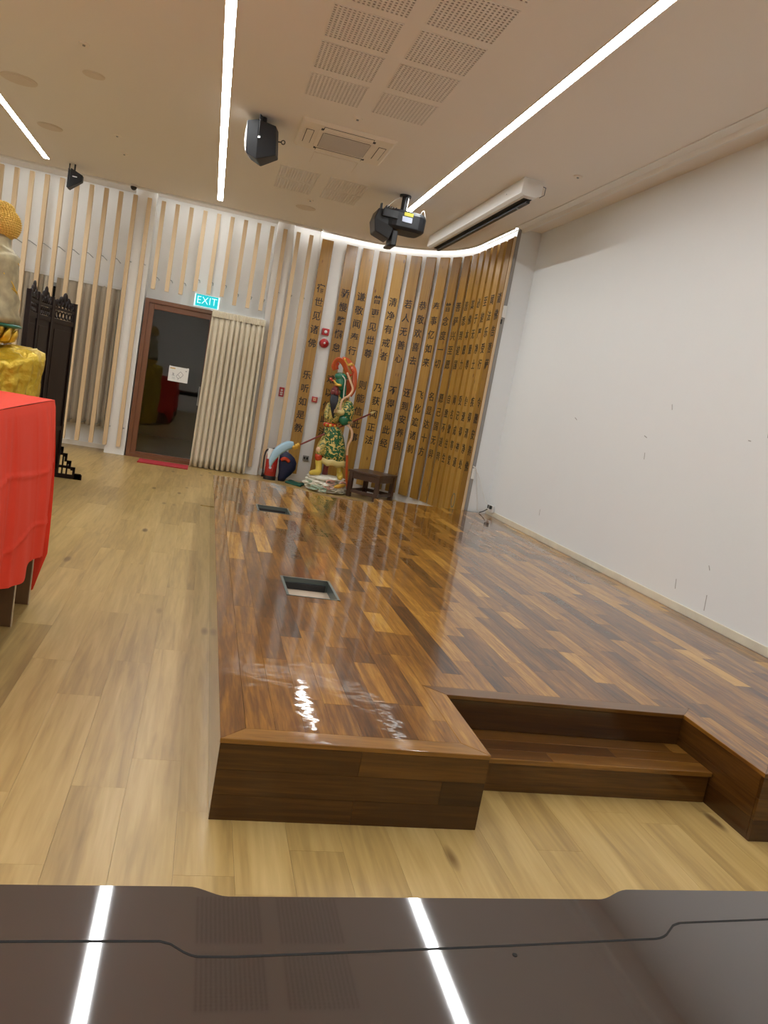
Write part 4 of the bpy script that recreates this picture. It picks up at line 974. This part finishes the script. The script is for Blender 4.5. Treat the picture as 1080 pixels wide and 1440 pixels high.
for k, p in enumerate(cent):
    dd = (cent[min(k + 1, 18)] - cent[max(k - 1, 0)]).normalized(); nn_ = dd.cross(Vector((0, 1, 0))).normalized(); h = hwid[k]
    R.append([p + nn_ * h, p + nn_ * h * .5 + Vector((0, -.016, 0)), p - nn_ * h * .5 + Vector((0, -.018, 0)), p - nn_ * h, p - nn_ * h * .5 + Vector((0, .018, 0)), p + nn_ * h * .5 + Vector((0, .016, 0))])
pwp(MB().rings(R), 'blade', 'st_blue')

# ------------------------------------------------------------------ red-covered table
TZ = 1.192; TX = -.82
tb = tag(empty('covered_table', (-1.6, 3.8, 0)), 'tall altar table with brown board legs under the red cloth', 'table')
ti = Matrix.Translation(-Vector(tb.location))
def tbp(mb, nm, m_, bv=.002):
    o = mb.build(nm, m_, tb, bevel=bv); o.matrix_parent_inverse = ti; return o
tbp(MB().box(-2.40, 2.95, TZ - .045, TX - .01, 4.645, TZ - .006), 'table_top', 'leg_wood')
for y in (4.62, 4.215, 3.80, 3.38, 2.98):
    o = tbp(MB().box(-1.15, y, 0, TX - .012, y + .025, TZ - .045), 'leg_board', 'leg_wood')
    q = MB().box(TX - .012, y, 0, TX - .008, y + .025, TZ - .045).build('edge_band', 'edge_band', o)
    tbp(MB().box(-2.38, y, 0, -2.05, y + .025, TZ - .045), 'leg_board', 'leg_wood')
tbp(MB().box(-2.2, 3.0, .82, -.95, 4.64, .84), 'rail', 'leg_wood')
# cloth: one continuous sheet, top then drop
rc = random.Random(5)
def redfn(u, v):
    # perimeter parameter u around the table, v from top centre line down
    return None
cl = MB()
yN, yF, xL = 2.9, 4.66, -2.42
cl.grid(lambda u, v: (lerp(xL, TX, u), lerp(yN, yF, v), TZ + .002 + .002 * math.sin(11 * u + 5 * v)), 20, 24)
def ridge(t, t0, wdt=.004, h=.005): return h * math.exp(-((t - t0) / wdt) ** 2)
def pw_(x, P_):
    for (a, b), (c, d) in zip(P_, P_[1:]):
        if x <= c: return b + (d - b) * max(0, (x - a)) / (c - a)
    return P_[-1][1]
def side_x(u, v):       # right-hand drop, x = TX
    y = lerp(yN, yF, u); hem = pw_(y, [(2.9, .40), (3.4, .36), (3.7, .36), (3.9, .332), (4.09, .315), (4.12, .365), (4.3, .37), (4.66, .30)])
    z = lerp(TZ, hem, v)
    out = .004 + .050 * (1 - (1 - v) ** 2.5) * (1 + .30 * math.sin(y * 13 + 1.2)) + .007 * math.sin(y * 31 + 2 * v + 3 * math.sin(y * 7)) * v ** .5 + .010 * v * math.sin(y * 6 + 2 * v)
    if v < .04: out *= v / .04
    for r_, q in ((z - .86 - .03 * math.sin(4 * y), 1), (z - .54 - .03 * math.sin(5 * y), 1), (y - 4.18 - .05 * v, .7), (y - 3.75, .7)): out += q * .007 * math.exp(-(r_ / .008) ** 2) * min(1, v * 10)
    return (TX + out, y + .02 * v * max(0, (u - .9) * 10), z)
cl.grid(side_x, 130, 70)
def side_y(u, v):       # far drop at y = yF
    x = lerp(xL, TX, 1 - (1 - u) ** 2); hem = pw_(x, [(-2.42, .3), (-1.6, .22), (-1.2, .30), (-.97, .26), (-.855, .06), (-.835, .075), (-.82, .30)])
    z = lerp(TZ, hem, v)
    return (x + .050 * (1 - (1 - v) ** 2.5) * max(0, (x - TX + .1) * 10) * (1 if z > .3 else max(0, z / .3)), yF + (.004 + .025 * v * (1 + .6 * math.sin(x * 15))) * (v / .04 if v < .04 else 1), z)
cl.grid(lambda u, v: side_y(u, 1 - v), 90, 50)
cl.grid(lambda u, v: (lerp(xL, TX, u), yN - .02 - .05 * v * (1 + .5 * math.sin(lerp(0, 16, u))), lerp(TZ, .35, v)), 50, 20)
cl.grid(lambda u, v: (xL - .02 - .05 * v * (1 + .5 * math.sin(lerp(0, 16, u))), lerp(yF, yN, u), lerp(TZ, .35, v)), 50, 20)
rc_ = cl.build('tablecloth', 'red_cloth', smooth=True); tag(rc_, 'red cloth draped over the tall altar table at the left edge', 'tablecloth')
# ------------------------------------------------------------------ gold draped stand with seated figure
gt = tag(empty('draped_stand', (-1.62, 5.62, 0)), 'stand wrapped in crumpled shiny gold cloth behind the red table', 'stand')
lathe([(.40, 0), (.40, .1), (.34, .12), (.34, 1.28), (.36, 1.30), (.36, 1.325)], 12).build('pedestal', 'leg_wood', gt, bevel=.005)
from mathutils import noise
def gold(u, v):
    a = 2 * PI * u; z = lerp(1.47, .05, max(0, v - .18) / .82) if v > .18 else 1.47 + .015 * math.sin(7 * a) * v
    rad = .49 * (v / .18) if v <= .18 else .49
    if v <= .18: z = 1.45 - .09 * (v / .18) ** 2
    else:
        z = lerp(1.36, .05, (v - .18) / .82)
    fold = .018 * math.sin(9 * a + 2 * math.sin(3 * a)) + .012 * math.sin(23 * a + 5 * v)
    q3 = Vector((math.cos(a) * rad * 5, math.sin(a) * rad * 5, z * 1.8))
    nz = noise.noise(q3) * .05 + (.5 - abs(noise.noise(q3 * 1.7))) * .05 + (.5 - abs(noise.noise(q3 * 3.9 + Vector((0, 0, z * 5))))) * .032 - .03
    k = min(1, v / .18)
    ex_ = .82; cx_ = math.copysign(abs(math.cos(a)) ** ex_, math.cos(a)); cy_ = math.copysign(abs(math.sin(a)) ** ex_, math.sin(a))
    r_ = rad + (fold + nz) * k * 1.0
    return (cx_ * r_, cy_ * r_ * .9, z + nz * 1.0 + .02 * math.sin(3 * a + 1) * k)
o = MB().grid(gold, 160, 90).build('gold_drape', 'gold_cloth', smooth=True, loc=(-1.62, 5.62, 0)); tag(o, 'crumpled shiny gold satin cloth hanging over the stand', 'cloth')
bu = tag(empty('seated_golden_figure', (-1.575, 5.6, 1.455)), 'seated golden buddha figure with curled hair seen from behind, at the left edge', 'statue')
def bp2(mb, nm, m_, **k): return mb.build(nm, m_, bu, smooth=True, **k)
# lotus pedestal
b = MB()
for row, (r_, z, ph, L) in enumerate(((.29, .045, 0, .10), (.27, .075, .16, .095))):
    for k in range(18):
        a = 2 * PI * k / 18 + ph; c = Vector((r_ * math.cos(a), r_ * math.sin(a), z)); d_ = Vector((math.cos(a), math.sin(a), 0)); s_ = Vector((-d_.y, d_.x, 0))
        b.tube([c - d_ * .05 - Vector((0, 0, .05)), c + d_ * .0 - Vector((0, 0, .02)), c + d_ * .015 + Vector((0, 0, .02)), c + d_ * .025 + Vector((0, 0, .055))], [.02, .042, .036, .004], 8, flat=.45, up=s_)
bp2(b, 'lotus_petals', 'b_gold')
MB().cyl((0, 0, 0), .26, .10, 32).build('lotus_core', 'b_gold', bu)
MB().rings([[(r_ * math.cos(2 * PI * k / 36), r_ * math.sin(2 * PI * k / 36), z) for k in range(36)] for r_, z in ((.28, .10), (.335, .112), (.335, .125), (.30, .135))]).build('lotus_disc', 'b_green', bu, smooth=True)
# body: one continuous surface, back towards +x
R = []
for (cx, rx, ry, z) in ((-.02, .34, .36, .13), (-.02, .34, .36, .18), (.0, .30, .31, .23), (.06, .25, .25, .29), (.075, .21, .235, .36), (.085, .20, .235, .44), (.09, .19, .24, .50), (.10, .175, .235, .55), (.12, .165, .20, .59), (.14, .11, .13, .62), (.15, .075, .085, .65), (.155, .066, .075, .69), (.15, .07, .08, .72)):
    R.append([(cx + rx * math.copysign(abs(math.cos(a)) ** .85, math.cos(a)) * (1 + .012 * math.sin(9 * a)), ry * math.sin(a) * (1 + .01 * math.sin(11 * a + z * 8)), z) for a in [2 * PI * k / 40 for k in range(40)]])
bp2(MB().rings(R), 'robed_body', 'b_body')
b = MB()
for sg in (-1, 1): b.tube(curve_pts([(.10, sg * .19, .56), (.09, sg * .27, .44), (.03, sg * .27, .32), (-.10, sg * .17, .25), (-.17, sg * .03, .24)], 18), [.06 - .0012 * k for k in range(19)], 12)
bp2(b, 'arms', 'b_body')
b = MB()
b.tube(curve_pts([(.09, -.19, .605), (.19, -.13, .585), (.268, 0, .56), (.25, .12, .52)], 18), .009, 6)
b.tube(curve_pts([(.262, -.10, .38), (.286, 0, .36), (.262, .12, .36)], 12), .007, 6).tube(curve_pts([(.232, -.16, .46), (.27, -.08, .41), (.29, .02, .33)], 12), .007, 6)

bp2(b, 'robe_hem_lines', 'b_gold')
bp2(MB().ell((.14, 0, .775), .105, .092, .115, 20, 14), 'head', 'b_body')
b = MB()
for sg in (-1, 1):
    pts = [(.135 + .020 * math.sin(a), sg * .098, .775 + .036 * math.cos(a)) for a in [2 * PI * k / 14 for k in range(11)]]
    b.tube(pts, .009, 6).tube([(.13, sg * .094, .75), (.128, sg * .094, .715), (.13, sg * .088, .69)], [.012, .013, .014], 8)
    b.ell((.135, sg * .092, .775), .016, .006, .028)
bp2(b, 'ears', 'b_body')
b = MB().tube([(.035, 0, .80), (.018, 0, .77), (.03, 0, .758)], [.008, .014, .01], 8).ell((.045, 0, .735), .010, .022, .008); bp2(b, 'nose_and_mouth', 'b_body')
# curls: rows of little knobs over skull and topknot
b = MB().ell((.158, 0, .795), .108, .100, .115, 20, 14).ell((.150, 0, .895), .068, .066, .045, 16, 10)
for (cx, cz, rx, ry, rz_, zlo, rows, n_) in ((.158, .795, .112, .104, .118, -.62, 17, 40), (.150, .895, .072, .07, .05, .0, 6, 24)):
    for i in range(rows):
        ph = math.asin(zlo) + (PI / 2 - math.asin(zlo)) * (i + .3) / rows; cr = math.cos(ph); m_ = max(3, int(n_ * cr))
        for k in range(m_):
            a = 2 * PI * (k + .5 * (i % 2)) / m_; x = cr * math.cos(a)
            if rows == 17 and (x < -.12 and math.sin(ph) < .45): continue
            c = (cx + rx * x, ry * cr * math.sin(a), cz + rz_ * math.sin(ph))
            r_ = .0088
            vs = [(c[0] + r_, c[1], c[2]), (c[0] - r_, c[1], c[2]), (c[0], c[1] + r_, c[2]), (c[0], c[1] - r_, c[2]), (c[0], c[1], c[2] + r_ * .8), (c[0], c[1], c[2] - r_ * .8)]
            b.add(vs, [(0, 2, 4), (2, 1, 4), (1, 3, 4), (3, 0, 4), (2, 0, 5), (1, 2, 5), (3, 1, 5), (0, 3, 5)])
bp2(b, 'curled_hair', 'b_hair')
bu.scale = (.98, .98, .93)

# ------------------------------------------------------------------ carved folding screen
cs = tag(empty('carved_screen', (-1.62, 9.0, 0)), 'black carved wooden folding screen with stepped fretwork feet', 'folding screen')
ci = Matrix.Translation(-Vector(cs.location))
pts = [(-1.71, 7.86), (-1.75, 8.44), (-1.70, 8.90), (-1.56, 9.46)]
def csb(mb, nm, bv=.003, sm=False, parent=None):
    o = mb.build(nm, 'dark_wood', cs, bevel=bv, smooth=sm); o.matrix_parent_inverse = ci; return o
for k in range(3):
    a, b_ = Vector(pts[k]), Vector(pts[k + 1]); L = (b_ - a).length; u = (b_ - a) / L; nr = Vector((u.y, -u.x))
    def Q(s_, o_, z): p = a + u * s_ + nr * o_; return (p.x, p.y, z)
    def qb(s0, s1, o0, o1, z0, z1): return MB().hexa([Q(s0, o0, z0), Q(s1, o0, z0), Q(s1, o1, z0), Q(s0, o1, z0)], [Q(s0, o0, z1), Q(s1, o0, z1), Q(s1, o1, z1), Q(s0, o1, z1)])
    for s0 in (.0, L - .045): csb(qb(s0, s0 + .045, -.022, .022, 0.05, 1.98 if s0 else 1.96), 'post')
    for (z0, z1) in ((.10, .16), (.55, .60), (1.72, 1.77), (1.86, 1.89)): csb(qb(.045, L - .045, -.016, .016, z0, z1), 'rail')
    csb(qb(.045, L - .045, -.006, .006, .60, 1.72), 'panel', .001); csb(qb(.045, L - .045, -.006, .006, .16, .55), 'panel', .001)
    csb(qb(.09, L - .09, .006, .012, .66, 1.66), 'raised_field', .004)
    # pierced crest
    b = MB(); nloop = 5
    for j in range(nloop):
        c0 = .08 + (L - .16) * (j + .5) / nloop; r_ = (L - .16) / nloop / 2; hz = (.035, .055, .08, .055, .035)[j]
        b.tube([Q(c0 + r_ * math.cos(t), 0, 1.90 + hz + (hz * .9) * math.sin(t)) for t in [2 * PI * q / 12 for q in range(13)]], .012, 6)
        b.tube([Q(c0, 0, 1.88), Q(c0, 0, 1.90 + 2 * hz)], .010, 6)
        b.tube([Q(c0 + r_ * .9 * math.cos(t), 0, 1.815 + .034 * math.sin(t)) for t in [2 * PI * q / 10 for q in range(11)]], .010, 6)
    csb(b, 'pierced_crest', 0, True)
# stepped fretwork feet at the right-hand end
def foot(x0, y, sg=1):
    b = MB(); t_ = .03
    steps = [(0, .05, .36), (.05, .10, .29), (.10, .15, .21), (.15, .20, .14), (.20, .27, .07)]
    for (a0, a1, h) in steps:
        b.box(x0 + a0 * sg if sg > 0 else x0 - a1, y, h - .04, x0 + a1 * sg if sg > 0 else x0 - a0, y + t_, h)
        xe = x0 + a1 * sg; b.box(min(xe, xe - .026 * sg), y, h - .095 if h > .1 else 0.0, max(xe, xe - .026 * sg), y + t_, h)
    xa, xb = sorted((x0, x0 + .27 * sg)); b.box(xa, y, 0.0, xb, y + t_, .05); xa, xb = sorted((x0 + .2 * sg, x0 + .28 * sg)); b.box(xa, y, 0, xb, y + t_, .06)
    xa, xb = sorted((x0, x0 + .14 * sg)); b.box(xa, y, .118, xb, y + t_, .148); xa, xb = sorted((x0 + .05 * sg, x0 + .066 * sg)); b.box(xa, y, .04, xb, y + t_, .27)
    xa, xb = sorted((x0 + .10 * sg, x0 + .116 * sg)); b.box(xa, y, .04, xb, y + t_, .2)
    return b
csb(foot(-1.56, 9.44), 'stepped_foot', .002); csb(foot(-1.60, 9.44, -1), 'stepped_foot', .002)
csb(foot(-1.70, 7.84), 'stepped_foot', .002); csb(foot(-1.74, 7.84, -1), 'stepped_foot', .002)
csb(MB().box(-1.60, 9.435, 0, -1.54, 9.475, .62), 'foot_post')

# ------------------------------------------------------------------ foreground table
ft = tag(empty('dark_table', (.45, .6, 0)), 'dark polished wooden table with stepped edge in the foreground, reflecting the lights', 'table')
fi = Matrix.Translation(-Vector(ft.location))
def ftb(mb, nm, m_='table_wood', bv=.003, **k):
    o = mb.build(nm, m_, ft, bevel=bv, **k); o.matrix_parent_inverse = fi; return o
HT = .81
def sstep(x, a, b): t = max(0, min(1, (x - a) / (b - a))); return t * t * (3 - 2 * t)
def edge_y(x, sh=0.0):
    return .956 + .014 * x + (.020 * (1 - sstep(x, .068 + sh, .122 + sh))) - (.0) + .024 * sstep(x, .690 + sh, .755 + sh)
xs_ = [-1.0, -.6, -.3, -.1, 0, .02, .037] + [.05 + .008 * k for k in range(12)] + [.2, .35, .5, .65] + [.68 + .008 * k for k in range(12)] + [.776, .784, .792, .80, .81, .85, 1.0, 1.2, 1.5, 1.9]
top = MB(); R = []
for x in xs_:
    y = edge_y(x); R.append([(x, .18, HT - .035), (x, y - .004, HT - .035), (x, y, HT - .031), (x, y, HT - .003), (x, y - .003, HT), (x, .18, HT)])
top.rings(R); ftb(top, 'table_top', bv=0)
# inlaid dark groove line, a hair proud of the surface as the photo's bead
gl = MB(); Rg = []
for x in xs_:
    y = pw_(x, [(-1, .85), (-.144, .868), (.037, .869), (.05, .864), (.07, .847), (.082, .843), (.127, .8425), (.429, .858), (.741, .877), (.757, .883), (.785, .906), (.80, .911), (.972, .922), (1.9, .96)]); Rg.append([(x, y - .002, HT - .001), (x, y + .002, HT - .001), (x, y + .0018, HT + .0004), (x, y - .0018, HT + .0004)])
gl.rings(Rg); ftb(gl, 'edge_groove', 'dark_gap', 0)
ftb(MB().box(-.9, .24, HT - .13, 1.8, .26, HT - .035).box(-.9, .86, HT - .13, 1.8, .88, HT - .035).box(-.9, .26, HT - .13, -.88, .86, HT - .035).box(1.78, .26, HT - .13, 1.8, .86, HT - .035), 'apron', 'dark_wood')
for (x, y) in ((-.9, .24), (1.74, .24), (-.9, .82), (1.74, .82)): ftb(MB().box(x, y, 0, x + .06, y + .06, HT - .13), 'leg', 'dark_wood')
ftb(MB().cyl((.50, .845, HT - .0005), .0035, .001, 10), 'knot_mark', 'dark_gap', 0)
